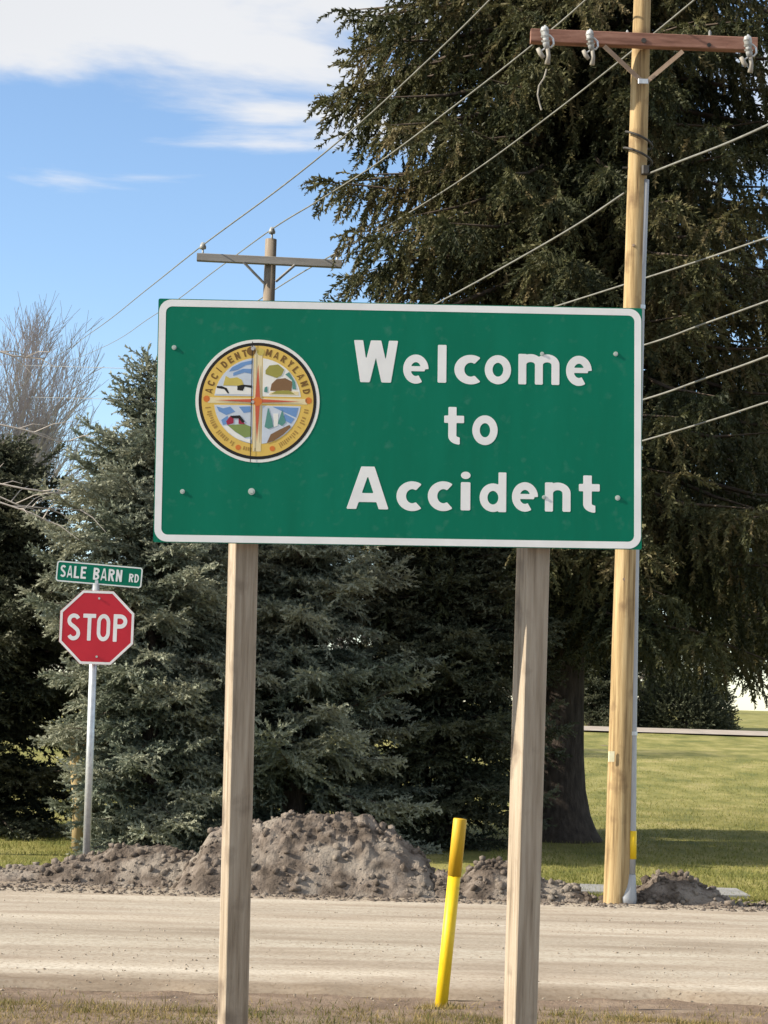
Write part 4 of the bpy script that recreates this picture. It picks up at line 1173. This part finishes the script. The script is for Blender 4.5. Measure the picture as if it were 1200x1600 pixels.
# dark bush under the right branches
ub = at(1068, 1140, 64); ub.z = terrain(ub.x, 64)
def dark_bush():
    r = random.Random(4); root = thing('bush', ub, 'rounded dark evergreen bush on the lawn right of the tan pole', 'bush')
    pos = []; dirs = []; lens = []; tint = []; st = MB()
    for i in range(4200):
        a = r.uniform(0, 2 * PI); e = math.asin(r.uniform(-.1, 1)); q = r.uniform(.55, 1.05)
        d = Vector((math.cos(a) * math.cos(e), math.sin(a) * math.cos(e), math.sin(e)))
        p = ub + Vector((d.x * 1.4 * q, d.y * 1.3 * q, .1 + d.z * 1.6 * q * (1 + .25 * math.sin(a * 3 + 1))))
        dd = (d + Vector((r.uniform(-.6, .6), r.uniform(-.6, .6), r.uniform(-.2, .6)))).normalized()
        pos.append(tuple(p)); dirs.append(tuple(dd)); lens.append(r.uniform(.2, .34)); tint.append(r.uniform(-.2, .12))
    for i in range(7):
        a = 2 * PI * i / 7; st.tube([ub - Z * .1, ub + Vector((.3 * math.cos(a), .3 * math.sin(a), .5)), ub + Vector((.6 * math.cos(a), .6 * math.sin(a), 1.0))], [.03, .022, .01], 5)
    st.build('stems', M['limb'], root); foliage('foliage', M['darkfir'], root, pos, dirs, lens, tint, 4)
dark_bush()

# bare trees
def bare_tree(label, base, H, seed, m, spread_=.5, r0=.16, depth=6, name='bare_tree', group=None, up=.35, first=None):
    r = random.Random(seed); root = thing(name, base, label, 'tree', group)
    tr = MB(); tws = MB()
    def grow(p, d, l, rad, k):
        n = 3; pts = [p]; q = p.copy(); dd = d.copy()
        for i in range(n):
            dd = (dd + Vector((r.uniform(-.16, .16), r.uniform(-.16, .16), r.uniform(-.04, .14)))).normalized()
            q = q + dd * (l / n); pts.append(q.copy())
        rads = [rad * (1 - .38 * i / n) for i in range(n + 1)]
        (tr if k >= depth - 1 else tws).tube(pts, rads, 6 if k >= depth - 1 else 3, False)
        if k == 0: return
        nb_ = r.randint(3, 5) if k < depth else 6
        for i in range(nb_):
            a = r.uniform(0, 2 * PI)
            s = dd.orthogonal().normalized(); s2 = dd.cross(s)
            nd = (dd * (1 - spread_ * .4) + (s * math.cos(a) + s2 * math.sin(a)) * spread_ * r.uniform(.6, 1.2) + Z * up * .5).normalized()
            st = pts[r.choice((1, 2, 3))] if k < depth else pts[r.choice((2, 3))]
            grow(st, nd, l * r.uniform(.60, .80), max(.0062, rad * .55), k - 1)
    grow(Vector(base) - Z * .3, first or Z, H * .30, r0, depth)
    tr.build('trunk', m, root, True); tws.build('branches', m, root)
    return root
tb = at(-40, 1240, 46); tb.z = terrain(tb.x, 46)
bare_tree('tall leafless tree with fine grey twigs at the left edge', tb, 11.5, 6, M['bare'], spread_=.44, r0=.16, depth=6)

# pale bare branches reaching in from the left
lb = at(-150, 1350, 21.0); lb.z = 0
lroot = thing('bare_tree', lb, 'pale bare branches reaching in at the left edge above the stop sign', 'tree')
mb = MB(); mb.tube([lb - Z * .2, lb + Z * 2.2, lb + Vector((.1, 0, 4.2)), lb + Vector((.15, .1, 6.0))], [.11, .09, .06, .02], 8); mb.build('trunk', M['birch'], lroot, True)
rb = random.Random(3)
for pts in ([(-140, 690), (-40, 655), (40, 672), (90, 690), (128, 688)], [(-140, 830), (-20, 752), (40, 764), (100, 772)], [(-140, 850), (-10, 772), (30, 790), (80, 795), (135, 797)],
            [(-140, 860), (0, 785), (50, 802), (78, 816)], [(-140, 600), (-30, 540), (20, 556), (70, 560)]):
    mb = MB(); P = [at(x, y, 21.0 + .1 * rb.uniform(-1, 1)) for x, y in pts]
    mb.tube(P, [.015, .012, .009, .006, .003][:len(P)], 6); br = mb.build('branch', M['birch'], lroot, True)
    for k in range(5):
        a = P[1 + k % (len(P) - 2)].lerp(P[2 + k % (len(P) - 2)], rb.random())
        e = a + Vector((rb.uniform(.1, .4), rb.uniform(-.2, .2), rb.uniform(-.25, .2)))
        mb = MB(); mb.tube([a, a.lerp(e, .5) + Z * .03, e], [.007, .005, .002], 4); mb.build('twig', M['birch'], br)
# split pale snag beside the stop sign pole
kb = at(122, 1330, 22.0); kb.z = 0
kroot = thing('snag', kb, 'split tan dead trunk beside the stop sign pole, among the spruce branches', 'dead trunk')
mb = MB(); mb.tube([(kb.x, kb.y, -.1), at(124, 1260, 22.0), at(120, 1200, 22.0), at(116, 1165, 22.0), at(112, 1148, 22.0)], [.07, .07, .07, .06, .015], 9); mb.build('trunk', M['snag'], kroot, True)
mb = MB(); mb.tube([at(122, 1190, 21.95), at(132, 1166, 21.9), at(138, 1150, 21.85)], [.03, .022, .006], 6); mb.build('stub', M['snag'], kroot, True)

def far_woods():
    r = random.Random(12); pos = []; dirs = []; lens = []; tint = []
    for i in range(5200):
        y = r.uniform(135, 160); x = r.uniform(-70, 24 - (160 - y) * .1)
        top = 5.2 + 2.2 * fbm(x, 0, .12, 3, 3) + .8 * fbm(x, y, .6, 2, 5)
        if x > 14: top *= max(.25, 1 - (x - 14) / 12)
        z = terrain(x, y) + r.uniform(0, 1) * top
        pos.append((x, y, z)); a = r.uniform(0, 2 * PI)
        d = Vector((math.cos(a) * .5, math.sin(a) * .5, r.uniform(.4, 1.0))).normalized()
        dirs.append(tuple(d)); lens.append(r.uniform(.7, 1.6)); tint.append(r.uniform(-.2, .2))
    o = foliage('far_woods', M['woods'], None, pos, dirs, lens, tint, 7)
    tag(o, 'low grey brown leafless woods far beyond the lawn', 'woods', kind='stuff')
M['woods'] = mat('far_leafless_woods', [(0.05, 0.045, 0.04), (0.09, 0.08, 0.07), (0.13, 0.115, 0.10)], nscale=.3, rough=.95, attr='tint', stops=[.25, .5, .75])
far_woods()
